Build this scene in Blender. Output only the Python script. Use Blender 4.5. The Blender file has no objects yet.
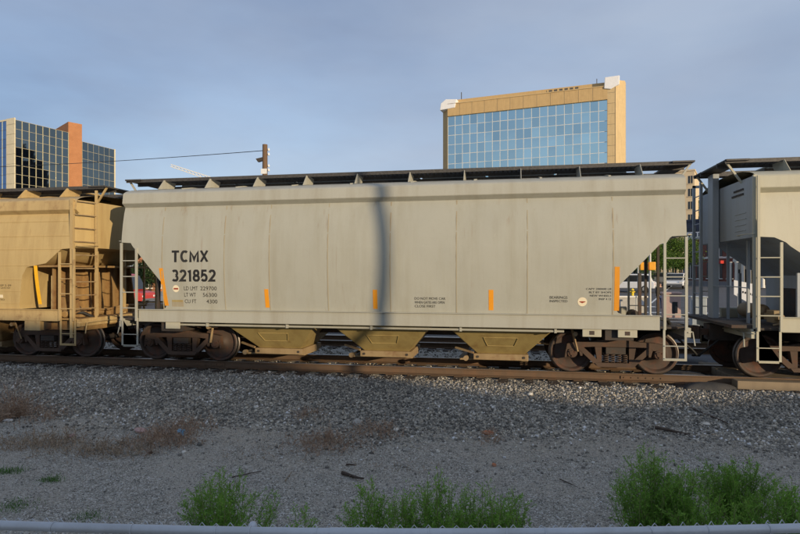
import bpy, math, random
import numpy as np
from mathutils import Vector, Matrix
R = math.radians
random.seed(7); RNG = np.random.default_rng(7)
SC = bpy.context.scene
COL = SC.collection

# ------------------------------------------------------------------ camera
F_PX, HORIZON = 560.0, 274.0
PHI = math.atan(F_PX / 3034.0)
CAM = (2.41, -13.77, 2.18)
cd = bpy.data.cameras.new('camera'); cam = bpy.data.objects.new('camera', cd); COL.objects.link(cam)
cam.location = CAM; cam.rotation_euler = (R(90), 0, PHI)
cd.sensor_width = 36; cd.lens = F_PX / 800 * 36; cd.shift_y = (HORIZON - 267) / 800
cd.clip_start = .05; cd.clip_end = 6000
SC.camera = cam

# ------------------------------------------------------------------ sky, sun, exposure
SUN_EL = 9.0
SUN_H = Vector((.738, -.675)).normalized()
SUN_AZ = math.atan2(SUN_H.x, SUN_H.y)
world = bpy.data.worlds.new('World'); SC.world = world; world.use_nodes = True
nt = world.node_tree; nt.nodes.clear()
def wn(t, **k):
    n = nt.nodes.new(t)
    for a, b in k.items(): setattr(n, a, b)
    return n
out = wn('ShaderNodeOutputWorld'); bg = wn('ShaderNodeBackground')
sky = wn('ShaderNodeTexSky', sky_type='NISHITA', sun_disc=False)
sky.sun_elevation = R(SUN_EL); sky.sun_rotation = SUN_AZ
sky.altitude = 1000; sky.air_density = 1.0; sky.dust_density = 2.2; sky.ozone_density = 2.0
tc = wn('ShaderNodeTexCoord'); mp = wn('ShaderNodeMapping')
mp.inputs['Scale'].default_value = (1.0, 1.0, 3.2)
nz = wn('ShaderNodeTexNoise'); nz.inputs['Scale'].default_value = 2.1; nz.inputs['Detail'].default_value = 7; nz.inputs['Roughness'].default_value = .55
cr = wn('ShaderNodeValToRGB'); cr.color_ramp.elements[0].position = .22; cr.color_ramp.elements[1].position = .74
cr.color_ramp.elements[0].color = (.72, .72, .72, 1); cr.color_ramp.elements[1].color = (.96, .96, .96, 1)
nz2 = wn('ShaderNodeTexNoise'); nz2.inputs['Scale'].default_value = 1.15; nz2.inputs['Detail'].default_value = 6; nz2.inputs['Roughness'].default_value = .5
mp2 = wn('ShaderNodeMapping'); mp2.inputs['Scale'].default_value = (1, 1, 2.6); mp2.inputs['Location'].default_value = (.35, .1, .2)
cl = wn('ShaderNodeValToRGB'); cl.color_ramp.elements[0].position = .36; cl.color_ramp.elements[1].position = .68
cl.color_ramp.elements[0].color = (.74, .92, 1.34, 1); cl.color_ramp.elements[1].color = (1.36, 1.58, 1.98, 1)   # slate and pale parts of the cloud deck
mixc = wn('ShaderNodeMix', data_type='RGBA')
nt.links.new(tc.outputs['Generated'], mp.inputs['Vector']); nt.links.new(mp.outputs[0], nz.inputs['Vector'])
nt.links.new(tc.outputs['Generated'], mp2.inputs['Vector']); nt.links.new(mp2.outputs[0], nz2.inputs['Vector'])
nt.links.new(nz2.outputs['Fac'], cl.inputs['Fac']); nt.links.new(cl.outputs['Color'], mixc.inputs['B'])
nt.links.new(nz.outputs['Fac'], cr.inputs['Fac']); nt.links.new(cr.outputs['Color'], mixc.inputs['Factor'])
nt.links.new(sky.outputs[0], mixc.inputs['A']); nt.links.new(mixc.outputs['Result'], bg.inputs['Color'])
bg.inputs['Strength'].default_value = .15
nt.links.new(bg.outputs[0], out.inputs['Surface'])
sd = bpy.data.lights.new('sun', 'SUN'); sun = bpy.data.objects.new('sun', sd); COL.objects.link(sun)
sd.energy = 2.0; sd.angle = R(.55); sd.color = (1.0, .80, .54)
sun.location = (60, -60, 40)
sun_dir = Vector((SUN_H.x * math.cos(R(SUN_EL)), SUN_H.y * math.cos(R(SUN_EL)), math.sin(R(SUN_EL))))
sun.rotation_euler = sun_dir.to_track_quat('Z', 'Y').to_euler()
SC.view_settings.view_transform = 'Standard'; SC.view_settings.look = 'None'
SC.view_settings.exposure = 1.08; SC.view_settings.gamma = 1.0; SC.view_settings.use_curve_mapping = False
SC.render.engine = 'CYCLES'

# ------------------------------------------------------------------ real-world placement helpers
S_, C_ = math.sin(PHI), math.cos(PHI)
def ray(px, py):
    u = (px - 400) / F_PX
    return (-S_ + u * C_, C_ + u * S_, -(py - HORIZON) / F_PX)
def at_depth(px, py, d):
    r = ray(px, py); return Vector((CAM[0] + d * r[0], CAM[1] + d * r[1], CAM[2] + d * r[2]))

# ------------------------------------------------------------------ materials
MATS = {}
def nodes_of(name):
    m = bpy.data.materials.new(name); m.use_nodes = True; MATS[name] = m
    n = m.node_tree; b = n.nodes['Principled BSDF']
    return m, n, b
def N(n, t, **k):
    x = n.nodes.new(t)
    for a, b in k.items(): setattr(x, a, b)
    return x
def noise(n, vec, scale, detail=4, rough=.55, stretch=None):
    if stretch:
        mpn = N(n, 'ShaderNodeMapping'); mpn.inputs['Scale'].default_value = stretch
        n.links.new(vec, mpn.inputs['Vector']); vec = mpn.outputs[0]
    t = N(n, 'ShaderNodeTexNoise'); t.inputs['Scale'].default_value = scale
    t.inputs['Detail'].default_value = detail; t.inputs['Roughness'].default_value = rough
    n.links.new(vec, t.inputs['Vector']); return t.outputs['Fac']
def ramp(n, fac, p0, p1, c0=(0, 0, 0, 1), c1=(1, 1, 1, 1)):
    r = N(n, 'ShaderNodeValToRGB'); e = r.color_ramp.elements
    e[0].position = p0; e[1].position = p1; e[0].color = c0; e[1].color = c1
    n.links.new(fac, r.inputs['Fac']); return r.outputs['Color']
def mix(n, fac, a, b):
    x = N(n, 'ShaderNodeMix', data_type='RGBA')
    for s, v in (('Factor', fac), ('A', a), ('B', b)):
        if isinstance(v, (int, float)): x.inputs[s].default_value = v
        elif isinstance(v, tuple): x.inputs[s].default_value = v if len(v) == 4 else (*v, 1)
        else: n.links.new(v, x.inputs[s])
    return x.outputs['Result']
def mul(n, a, v):
    x = N(n, 'ShaderNodeMath', operation='MULTIPLY'); n.links.new(a, x.inputs[0])
    if isinstance(v, (int, float)): x.inputs[1].default_value = v
    else: n.links.new(v, x.inputs[1])
    return x.outputs[0]
def bump(n, b, h, strength, dist):
    x = N(n, 'ShaderNodeBump'); x.inputs['Strength'].default_value = strength; x.inputs['Distance'].default_value = dist
    n.links.new(h, x.inputs['Height']); n.links.new(x.outputs[0], b.inputs['Normal'])
def objco(n): return N(n, 'ShaderNodeTexCoord').outputs['Object']
def weathered(name, base, dirt, streak=.35, patch=.3, rust=.0, rustc=(.16, .065, .025), rough=.55, wave=.0, spec=.4, metal=0.):
    m, n, b = nodes_of(name); v = objco(n)
    c = mix(n, mul(n, ramp(n, noise(n, v, .9, 5), .35, .75), patch), base, tuple(.82 * x for x in base))
    st = ramp(n, noise(n, v, 1.6, 6, .65, (2.2, 2.2, .16)), .46, .78)
    c = mix(n, mul(n, st, streak), c, dirt)
    fine = ramp(n, noise(n, v, 26, 5, .7), .52, .8)
    c = mix(n, mul(n, fine, .22 * (streak + .3)), c, dirt)
    if wave:   # narrow rust and water runs down the sheets
        rn = ramp(n, noise(n, v, 1.0, 4, .6, (9.5, 9.5, .13)), .60, .72)
        br = ramp(n, noise(n, v, 1.1, 3, .5), .42, .62)
        c = mix(n, mul(n, mul(n, rn, br), .34), c, (dirt[0] * .9, dirt[1] * .62, dirt[2] * .5))
        sc_ = ramp(n, noise(n, v, 6.5, 6, .75, (1, 1, .6)), .66, .70)
        c = mix(n, mul(n, sc_, .16), c, tuple(min(1, 1.3 * q) for q in base))
    if rust:
        rs = ramp(n, noise(n, v, 3.2, 8, .68), .60 - .22 * rust, .74 - .12 * rust)
        c = mix(n, mul(n, rs, min(1, .5 + rust * .5)), c, rustc)
    n.links.new(c, b.inputs['Base Color'])
    b.inputs['Roughness'].default_value = rough; b.inputs['Metallic'].default_value = metal
    b.inputs['Specular IOR Level'].default_value = spec
    h = noise(n, v, 1.3, 3, .5) if wave else noise(n, v, 60, 4)
    bump(n, b, h, .6 if wave else .15, wave or .004)
    return m
def plain(name, c, rough=.6, metal=0., var=.15, scale=8, spec=.4, bmp=.0):
    m, n, b = nodes_of(name); v = objco(n)
    f = noise(n, v, scale, 5, .6)
    cc = mix(n, ramp(n, f, .3, .75), tuple(x * (1 - var) for x in c), tuple(min(1, x * (1 + var)) for x in c))
    n.links.new(cc, b.inputs['Base Color']); b.inputs['Roughness'].default_value = rough
    b.inputs['Metallic'].default_value = metal; b.inputs['Specular IOR Level'].default_value = spec
    if bmp: bump(n, b, f, .5, bmp)
    return m
def mirror_glass(name, c, rough=.03):
    m, n, b = nodes_of(name); v = objco(n)
    oi = N(n, 'ShaderNodeObjectInfo')
    cc = mix(n, oi.outputs['Random'], tuple(x * .9 for x in c), tuple(x * 1.1 for x in c))
    n.links.new(cc, b.inputs['Base Color']); b.inputs['Metallic'].default_value = 1; b.inputs['Roughness'].default_value = rough
    bump(n, b, noise(n, v, .55, 2), .25, .02)
    return m

weathered('grey_paint', (.405, .402, .342), (.27, .24, .16), .38, .45, .0, rough=.46, wave=.022)
weathered('grey_trim', (.41, .405, .345), (.24, .20, .13), .4, .3, .0, rough=.5)
weathered('tan_paint', (.52, .385, .175), (.28, .165, .06), .5, .4, .0, rough=.55, wave=.012)
weathered('tan_trim', (.50, .365, .17), (.20, .10, .04), .55, .4, .25, rough=.55)
weathered('rusty_tan', (.34, .215, .085), (.13, .06, .022), .7, .6, .5, rough=.7)
weathered('pale_paint', (.50, .475, .37), (.33, .28, .18), .3, .35, .0, rough=.45, wave=.012)
weathered('pale_trim', (.46, .44, .34), (.26, .22, .14), .35, .3, .0, rough=.5)
weathered('pale_in_shade', (.37, .41, .44), (.27, .25, .21), .6, .4, .0, rough=.5, wave=.01)  # right car's beige end, with its blue shade put into the colour
weathered('hopper_paint', (.40, .31, .125), (.20, .125, .045), .6, .5, .10, rough=.55)
weathered('gate_steel', (.33, .24, .13), (.15, .09, .04), .5, .5, .4, rough=.65)
weathered('cast_iron', (.095, .062, .044), (.035, .026, .022), .5, .6, .3, (.15, .06, .028), rough=.75, spec=.3)
weathered('wheel_steel', (.075, .052, .04), (.03, .024, .02), .4, .6, .45, (.16, .058, .03), rough=.65, spec=.35)
plain('tread_steel', (.16, .145, .13), .5, 1., .12)
weathered('rail_rust', (.135, .088, .055), (.06, .04, .027), .3, .6, .5, (.165, .092, .05), rough=.75, spec=.3)
plain('rail_head', (.36, .32, .28), .33, 1., .2, 14)
plain('dark_grating', (.085, .08, .075), .6, .3, .3, 20)
weathered('under_frame', (.06, .05, .042), (.03, .025, .02), .4, .5, .4, (.11, .05, .025), rough=.75)
weathered('orange_reflector', (.80, .32, .02), (.45, .20, .04), .6, .4, .0, rough=.4)
plain('yellow_reflector', (.9, .48, .02), .35, 0, .06, 12)
weathered('black_letter', (.02, .019, .018), (.08, .075, .065), .25, .3, .0, rough=.6)
plain('pale_decal', (.80, .70, .50), .5, 0, .05)
plain('red_decal', (.30, .05, .02), .5, 0, .05)
plain('galvanised', (.56, .58, .60), .45, .35, .18, 30)
plain('hose_rubber', (.02, .02, .02), .6)
plain('lit_plastic_white', (.78, .78, .76), .5, 0, .1)
plain('blue_plastic', (.28, .50, .66), .4, 0, .1)
plain('pink_rag', (.46, .30, .27), .8, 0, .2)
weathered('timber', (.27, .21, .14), (.12, .09, .06), .4, .5, .0, rough=.85)
weathered('pole_timber', (.17, .105, .062), (.07, .045, .03), .7, .4, .0, rough=.9)
plain('sleeper_wood', (.062, .048, .038), .9, 0, .4, 9, bmp=.01)
plain('dead_stick', (.075, .055, .042), .9, 0, .3, 20)
plain('white_rock', (.66, .62, .54), .85, 0, .15, 20)
mirror_glass('blue_glass', (.58, .76, .76)); mirror_glass('dark_glass', (.25, .265, .24))
mirror_glass('side_glass', (.16, .26, .42))
weathered('gold_stone', (.56, .39, .185), (.34, .22, .10), .5, .5, .0, rough=.85)
weathered('gold_stone_light', (.60, .45, .24), (.38, .26, .13), .5, .5, .0, rough=.85)
plain('mullion', (.62, .64, .62), .5, .1, .1)
plain('mullion_gold', (.52, .46, .30), .45, .3, .1)
plain('cream_panel', (.62, .55, .38), .5, 0, .08, 2)
plain('white_panel', (.80, .80, .80), .6, 0, .05, 2)
plain('roof_dark', (.09, .085, .08), .8, 0, .2, 2)
plain('car_white', (.74, .75, .76), .25, 0, .03)
plain('car_grey', (.20, .21, .22), .3, .3, .05)
plain('car_red', (.52, .055, .045), .35, 0, .05)
plain('car_glass', (.02, .025, .03), .06, 0, .05, 8, .6)
plain('tyre', (.02, .02, .02), .8)
plain('tail_light', (.35, .02, .02), .3)
plain('head_light', (.7, .7, .68), .15)
plain('signal_yellow', (.80, .36, .02), .5, 0, .08)
plain('hydrant_yellow', (.82, .58, .03), .45, 0, .08)
plain('pole_grey', (.42, .43, .42), .5, .3, .1)
plain('cabinet_grey', (.36, .40, .42), .5, 0, .08, 4)
plain('pink_concrete', (.46, .33, .29), .85, 0, .1, 6)
plain('concrete', (.40, .385, .35), .9, 0, .15, 6, bmp=.004)
plain('navy_wall', (.035, .045, .075), .6, 0, .1, 2)
plain('dark_window', (.02, .023, .028), .08, 0, .2, 2, .6)
plain('cream_tower', (.62, .50, .33), .8, 0, .08, .4)
plain('denim', (.03, .05, .12), .85); plain('dark_cloth', (.025, .025, .03), .85); plain('skin', (.45, .27, .19), .6); plain('dark_hair', (.02, .015, .012), .6)
plain('bark', (.07, .05, .035), .9, 0, .3, 10, bmp=.01)
plain('white_trim', (.68, .66, .60), .6, 0, .05)
plain('stucco', (.45, .41, .34), .9, 0, .1, 4)

def brick_mat(name, c1, c2, mortar, scale=1.):
    m, n, b = nodes_of(name)
    t = N(n, 'ShaderNodeTexBrick'); t.inputs['Color1'].default_value = (*c1, 1); t.inputs['Color2'].default_value = (*c2, 1)
    t.inputs['Mortar'].default_value = (*mortar, 1); t.inputs['Scale'].default_value = scale
    t.inputs['Brick Width'].default_value = .24; t.inputs['Row Height'].default_value = .08; t.inputs['Mortar Size'].default_value = .008
    v = objco(n); sx = N(n, 'ShaderNodeSeparateXYZ'); cx = N(n, 'ShaderNodeCombineXYZ'); ad = N(n, 'ShaderNodeMath', operation='ADD')
    n.links.new(v, sx.inputs[0]); n.links.new(sx.outputs[0], ad.inputs[0]); n.links.new(sx.outputs[1], ad.inputs[1])
    n.links.new(ad.outputs[0], cx.inputs[0]); n.links.new(sx.outputs[2], cx.inputs[1]); n.links.new(cx.outputs[0], t.inputs['Vector'])
    c = mix(n, mul(n, ramp(n, noise(n, v, .7, 5), .35, .7), .4), t.outputs['Color'], tuple(.6 * x for x in c1))
    n.links.new(c, b.inputs['Base Color']); b.inputs['Roughness'].default_value = .9
brick_mat('orange_brick', (.46, .19, .075), (.40, .16, .06), (.38, .22, .12))
brick_mat('red_brick', (.22, .07, .045), (.17, .055, .04), (.2, .14, .11))
brick_mat('salmon_brick', (.50, .20, .10), (.43, .16, .08), (.40, .25, .17))

def leaf_mat(name, c0, c1, trans=.3):
    m, n, b = nodes_of(name)
    a = N(n, 'ShaderNodeAttribute', attribute_name='tint')
    cc = mix(n, a.outputs['Fac'], c0, c1)
    n.links.new(cc, b.inputs['Base Color']); b.inputs['Roughness'].default_value = .6; b.inputs['Specular IOR Level'].default_value = .25
    tr = N(n, 'ShaderNodeBsdfTranslucent'); n.links.new(cc, tr.inputs['Color'])
    mx = N(n, 'ShaderNodeMixShader'); mx.inputs[0].default_value = trans
    o = n.nodes['Material Output']; n.links.new(b.outputs[0], mx.inputs[1]); n.links.new(tr.outputs[0], mx.inputs[2]); n.links.new(mx.outputs[0], o.inputs['Surface'])
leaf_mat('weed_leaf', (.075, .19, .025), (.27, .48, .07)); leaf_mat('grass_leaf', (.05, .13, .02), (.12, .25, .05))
leaf_mat('tree_leaf', (.045, .10, .015), (.13, .20, .03)); leaf_mat('dark_leaf', (.02, .045, .015), (.05, .085, .025))
leaf_mat('dry_twig', (.18, .13, .085), (.52, .41, .29), .1); leaf_mat('red_twig', (.21, .135, .088), (.50, .36, .25), .1)

def stone_mat(name, cols):
    m, n, b = nodes_of(name)
    a = N(n, 'ShaderNodeAttribute', attribute_name='tint')
    r = N(n, 'ShaderNodeValToRGB'); e = r.color_ramp.elements
    while len(e) < len(cols): e.new(.5)
    for i, (p, c) in enumerate(cols): e[i].position = p; e[i].color = (*c, 1)
    n.links.new(a.outputs['Fac'], r.inputs['Fac'])
    v = objco(n); f = noise(n, v, 45, 4, .6)
    c = mix(n, mul(n, ramp(n, f, .4, .8), .7), r.outputs['Color'], (.19, .168, .135))
    n.links.new(c, b.inputs['Base Color']); b.inputs['Roughness'].default_value = .85; b.inputs['Specular IOR Level'].default_value = .25
STONES = [(0, (0.099, 0.094, 0.083)), (.3, (0.256, 0.242, 0.213)), (.55, (0.396, 0.366, 0.309)), (.75, (0.560, 0.497, 0.392)), (.9, (0.723, 0.683, 0.591)), (1, (0.900, 0.900, 0.900))]
stone_mat('ballast_stone', STONES)
stone_mat('gravel_stone', [(0, (0.140, 0.132, 0.118)), (.4, (0.369, 0.350, 0.306)), (.75, (0.571, 0.541, 0.474)), (.95, (0.813, 0.785, 0.702)), (1, (0.900, 0.900, 0.900))])

def ground_mat():
    m, n, b = nodes_of('gravel_ground'); v = objco(n)
    fine = noise(n, v, 70, 6, .75); mid = noise(n, v, 9, 6, .7); big = noise(n, v, .55, 5, .6)
    vo = N(n, 'ShaderNodeTexVoronoi'); vo.inputs['Scale'].default_value = 62; n.links.new(v, vo.inputs['Vector'])
    bw = N(n, 'ShaderNodeSeparateColor'); n.links.new(vo.outputs['Color'], bw.inputs[0])
    r = N(n, 'ShaderNodeValToRGB'); e = r.color_ramp.elements
    while len(e) < 5: e.new(.5)
    for k, (p, c_) in enumerate([(0, (0.140, 0.130, 0.110)), (.35, (0.325, 0.304, 0.261)), (.7, (0.495, 0.469, 0.406)), (.92, (0.737, 0.706, 0.626)), (1, (0.900, 0.900, 0.900))]): e[k].position = p; e[k].color = (*c_, 1)
    n.links.new(bw.outputs[0], r.inputs['Fac'])
    c = mix(n, mul(n, ramp(n, fine, .38, .66), .55), r.outputs['Color'], (0.381, 0.356, 0.310))
    c = mix(n, mul(n, ramp(n, mid, .42, .72), .5), c, (0.254, 0.231, 0.193))
    c = mix(n, mul(n, ramp(n, big, .46, .62), .65), c, (0.452, 0.413, 0.348))
    fine = vo.outputs['Distance']
    n.links.new(c, b.inputs['Base Color']); b.inputs['Roughness'].default_value = .95; b.inputs['Specular IOR Level'].default_value = .2
    bump(n, b, fine, .9, .02)
ground_mat()
def asphalt(name, c):
    m, n, b = nodes_of(name); v = objco(n)
    f = noise(n, v, 50, 5, .7); g = noise(n, v, .5, 5, .6)
    cc = mix(n, ramp(n, f, .3, .75), tuple(.6 * x for x in c), tuple(1.4 * x for x in c))
    cc = mix(n, mul(n, ramp(n, g, .4, .7), .45), cc, tuple(1.5 * x for x in c))
    n.links.new(cc, b.inputs['Base Color']); b.inputs['Roughness'].default_value = .85
    bump(n, b, f, .6, .008)
asphalt('road_asphalt', (.085, .085, .088)); asphalt('patch_asphalt', (.055, .053, .052))
plain('road_paint', (.70, .70, .68), .7, 0, .2, 6)

# ------------------------------------------------------------------ mesh builder
class MB:
    def __init__(s): s.v = []; s.f = []
    def add(s, vs, fs):
        o = len(s.v); s.v += [tuple(p) for p in vs]; s.f += [tuple(o + i for i in f) for f in fs]; return s
    def box(s, x0, x1, y0, y1, z0, z1):
        return s.add([(x0,y0,z0),(x1,y0,z0),(x1,y1,z0),(x0,y1,z0),(x0,y0,z1),(x1,y0,z1),(x1,y1,z1),(x0,y1,z1)],
                     [(0,3,2,1),(4,5,6,7),(0,1,5,4),(1,2,6,5),(2,3,7,6),(3,0,4,7)])
    def beam(s, a, b, w, h, up=(0, 0, 1)):
        a, b = Vector(a), Vector(b); d = (b - a).normalized(); up = Vector(up)
        if abs(d.dot(up)) > .98: up = Vector((0, 1, 0))
        r = d.cross(up).normalized(); u = r.cross(d)
        c = [(-w/2,-h/2),(w/2,-h/2),(w/2,h/2),(-w/2,h/2)]
        vs = [a + r*i + u*j for i, j in c] + [b + r*i + u*j for i, j in c]
        return s.add(vs, [(0,1,2,3),(7,6,5,4),(0,4,5,1),(1,5,6,2),(2,6,7,3),(3,7,4,0)])
    def tube(s, pts, r, n=8, cap=True):
        pts = [Vector(p) for p in pts]; k = len(pts); vs = []; fs = []
        rr = r if isinstance(r, (list, tuple)) else [r] * k
        up = Vector((0, 0, 1)); prev = None
        for i, p in enumerate(pts):
            d = (pts[min(i+1, k-1)] - pts[max(i-1, 0)]).normalized()
            if prev is None:
                a = d.cross(up if abs(d.z) < .95 else Vector((1, 0, 0))).normalized()
            else:
                a = (prev - d * prev.dot(d)).normalized()
            prev = a; b = d.cross(a)
            vs += [p + (a * math.cos(t) + b * math.sin(t)) * rr[i] for t in [2*math.pi*j/n for j in range(n)]]
        for i in range(k-1):
            for j in range(n):
                fs.append((i*n+j, i*n+(j+1)%n, (i+1)*n+(j+1)%n, (i+1)*n+j))
        if cap: fs += [tuple(range(n))[::-1], tuple(range((k-1)*n, k*n))]
        return s.add(vs, fs)
    def lathe(s, prof, c, axis='y', n=28):
        # prof: (offset along axis, radius)
        vs = []; fs = []; k = len(prof)
        for o, r in prof:
            for j in range(n):
                t = 2*math.pi*j/n; a, b = r*math.cos(t), r*math.sin(t)
                p = {'y': (a, o, b), 'x': (o, a, b), 'z': (a, b, o)}[axis]
                vs.append((c[0]+p[0], c[1]+p[1], c[2]+p[2]))
        for i in range(k-1):
            for j in range(n): fs.append((i*n+j, i*n+(j+1)%n, (i+1)*n+(j+1)%n, (i+1)*n+j))
        return s.add(vs, fs)
    def prism(s, poly, y0, y1, axis='y'):
        n = len(poly)
        if axis == 'y': vs = [(x, y0, z) for x, z in poly] + [(x, y1, z) for x, z in poly]
        elif axis == 'x': vs = [(y0, x, z) for x, z in poly] + [(y1, x, z) for x, z in poly]
        else: vs = [(x, z, y0) for x, z in poly] + [(x, z, y1) for x, z in poly]
        return s.add(vs, [tuple(range(n)), tuple(range(2*n-1, n-1, -1))] + [(i, n+i, n+(i+1)%n, (i+1)%n) for i in range(n)])
    def mesh(s, name, mat, smooth=None):
        me = bpy.data.meshes.new(name); me.from_pydata(s.v, [], s.f)
        me.materials.append(MATS[mat])
        import bmesh
        bm = bmesh.new(); bm.from_mesh(me); bmesh.ops.recalc_face_normals(bm, faces=bm.faces); bm.to_mesh(me); bm.free()
        if smooth:
            me.polygons.foreach_set('use_smooth', [True] * len(me.polygons)); me.set_sharp_from_angle(angle=R(smooth))
        return me
    def build(s, name, mat, parent=None, smooth=None, bevel=0, loc=None):
        o = link(name, s.mesh(name, mat, smooth), parent)
        if loc is not None: o.location = loc
        if bevel:
            m = o.modifiers.new('bevel', 'BEVEL'); m.width = bevel; m.segments = 2; m.limit_method = 'ANGLE'; m.angle_limit = R(40)
        return o
def link(name, me, parent=None):
    o = bpy.data.objects.new(name, me); COL.objects.link(o)
    if parent is not None: o.parent = parent
    return o
def tag(o, label=None, cat=None, group=None, kind=None):
    if label: o['label'] = label
    if cat: o['category'] = cat
    if group: o['group'] = group
    if kind: o['kind'] = kind
    return o
def thing(name, label, cat, loc=(0, 0, 0), rz=0, group=None):
    o = bpy.data.objects.new(name, None); COL.objects.link(o); o.empty_display_size = .2
    o.location = loc; o.rotation_euler = (0, 0, rz)
    return tag(o, label, cat, group)
def np_mesh(name, V, Fq, mat, tint=None):
    me = bpy.data.meshes.new(name); nv, nf, k = len(V), len(Fq), Fq.shape[1]
    me.vertices.add(nv); me.vertices.foreach_set('co', V.astype(np.float32).ravel())
    me.loops.add(nf * k); me.loops.foreach_set('vertex_index', Fq.astype(np.int32).ravel())
    me.polygons.add(nf); me.polygons.foreach_set('loop_start', np.arange(0, nf * k, k, dtype=np.int32))
    if tint is not None:
        at = me.attributes.new('tint', 'FLOAT', 'FACE'); at.data.foreach_set('value', tint.astype(np.float32))
    me.materials.append(MATS[mat]); me.update(calc_edges=True); me.validate()
    return me

# ------------------------------------------------------------------ ground
def sstep(a, b, x):
    t = np.clip((x - a) / (b - a), 0, 1); return t * t * (3 - 2 * t)
def vnoise(x, y, seed=0):
    xi = np.floor(x).astype(int); yi = np.floor(y).astype(int); xf = x - xi; yf = y - yi
    def h(a, b): 
        n = (a * 374761393 + b * 668265263 + seed * 1274126177) & 0x7fffffff
        n = ((n ^ (n >> 13)) * 1274126177) & 0x7fffffff
        return ((n ^ (n >> 16)) & 0xffff) / 65535.
    u = xf * xf * (3 - 2 * xf); w = yf * yf * (3 - 2 * yf)
    return (h(xi, yi) * (1-u) + h(xi+1, yi) * u) * (1-w) + (h(xi, yi+1) * (1-u) + h(xi+1, yi+1) * u) * w
def gz(x, y):
    x = np.asarray(x, float); y = np.asarray(y, float)
    z = -.215 + 0 * x
    near = sstep(-1.75, -4.3, y); z = z - .385 * near
    z = z - .06 * sstep(1.8, 2.5, y) * (1 - sstep(2.6, 3.3, y)) - .07 * sstep(6.4, 7.6, y)
    z = z + .03 * np.clip(y - 20, 0, 60)
    loose = sstep(-1.8, -3.0, y) * (1 - sstep(-40, -30, -y * -1 if False else y) * 0)
    amp = sstep(-1.9, -3.2, y) * (1 - sstep(25, 60, np.abs(x)))
    z = z + amp * (.09 * (vnoise(x * .55 + 3, y * .9, 1) - .5) + .05 * (vnoise(x * 2.1, y * 2.6, 2) - .5) + .02 * (vnoise(x * 7, y * 7, 3) - .5))
    # low mound of dirt by the crossing
    z = z + .17 * np.exp(-(((x - 5.2) / 1.5) ** 2 + ((y + 4.6) / .75) ** 2))
    return z
def gz1(x, y): return float(gz(np.array([x]), np.array([y]))[0])
def spaced(lo, a, b, hi, step):
    core = list(np.arange(a, b + step / 2, step)); l = []; v = a; d = step
    while v > lo: d *= 1.45; v -= d; l.append(v)
    r = []; v = b; d = step
    while v < hi: d *= 1.45; v += d; r.append(v)
    return np.array(l[::-1] + core + r)
def sheet(name, xs, ys, mat, dz=0., zf=gz):
    X, Y = np.meshgrid(xs, ys); Z = zf(X, Y) + dz
    V = np.stack([X.ravel(), Y.ravel(), Z.ravel()], 1); w = len(xs); h = len(ys)
    i = (np.arange(h - 1)[:, None] * w + np.arange(w - 1)[None]).ravel()
    Fq = np.stack([i, i + 1, i + 1 + w, i + w], 1)
    me = np_mesh(name, V, Fq, mat); me.polygons.foreach_set('use_smooth', [True] * len(me.polygons))
    return link(name, me)
tag(sheet('ground', spaced(-2500, -15, 15, 2500, .13), spaced(-1500, -10.5, 8, 4000, .11), 'gravel_ground'), kind='structure')

# crushed stone lying on the ground sheet
OCT = np.array([(1,0,0),(-1,0,0),(0,1,0),(0,-1,0),(0,0,1),(0,0,-1)], float)
OCF = np.array([(0,2,4),(2,1,4),(1,3,4),(3,0,4),(2,0,5),(1,2,5),(3,1,5),(0,3,5)])
CUB = np.array([(x,y,z) for x in (-.62,.62) for y in (-.62,.62) for z in (-.55,.55)], float)
CUF = np.array([(0,1,3),(0,3,2),(4,6,7),(4,7,5),(0,4,5),(0,5,1),(2,3,7),(2,7,6),(0,2,6),(0,6,4),(1,5,7),(1,7,3)])
def stones(name, x, y, size, mat, tint, lift=.25, base=CUB, faces=CUF):
    n = len(x); nv = len(base)
    V = base[None] * (1 + RNG.uniform(-.38, .38, (n, nv, 3)))
    V = V * (size[:, None, None] * RNG.uniform(.6, 1.1, (n, 1, 3)))
    q = RNG.normal(size=(n, 4)); q /= np.linalg.norm(q, axis=1)[:, None]; a, b, c, d = q.T
    M = np.stack([1-2*(c*c+d*d), 2*(b*c-a*d), 2*(b*d+a*c), 2*(b*c+a*d), 1-2*(b*b+d*d), 2*(c*d-a*b), 2*(b*d-a*c), 2*(c*d+a*b), 1-2*(b*b+c*c)], 1).reshape(n, 3, 3)
    V = np.einsum('nij,nkj->nki', M, V)
    V[:, :, 0] += x[:, None]; V[:, :, 1] += y[:, None]; V[:, :, 2] += (gz(x, y) + size * lift)[:, None]
    Fq = (faces[None] + (np.arange(n) * nv)[:, None, None]).reshape(-1, 3)
    return link(name, np_mesh(name, V.reshape(-1, 3), Fq, mat, np.repeat(tint, len(faces))))
def fan(n, y0, y1, pw=1.):
    # spread over the strip that the place shows: wider with distance from the fence
    y = y0 + (y1 - y0) * RNG.uniform(0, 1, n) ** pw
    d = y - CAM[1] + 1.2
    x = CAM[0] + d * RNG.uniform(-1.0, .78, n)
    return x, y
def avoid(x, y, *arr):
    # keep clear of rails and crossing boards
    k = ~((np.abs(np.abs(y) - .75) < .10)) & ~((x > 7.0) & (y > -1.2) & (y < 1.75)) & ~((np.abs(np.abs(y - 4.7) - .75) < .1))
    return [x[k], y[k]] + [a[k] for a in arr]
n = 72000; x, y = fan(n, -6.2, -1.0, .62); sz = RNG.uniform(.013, .034, n); sz[RNG.uniform(size=n) < .05] *= 1.5
keep = RNG.uniform(size=n) < .05 + .95 * sstep(-5.0, -3.3, y + 1.5 * (vnoise(x * .45, y * .8, 5) - .5)) ** 1.5; x, y, sz = x[keep], y[keep], sz[keep]
tn = np.clip(RNG.beta(.85, 1.2, len(x)) + .28 * (vnoise(x * .6 + 9, y * 1.4, 6) - .5), 0, 1)
x, y, sz, tn = avoid(x, y, sz, tn)
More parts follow.
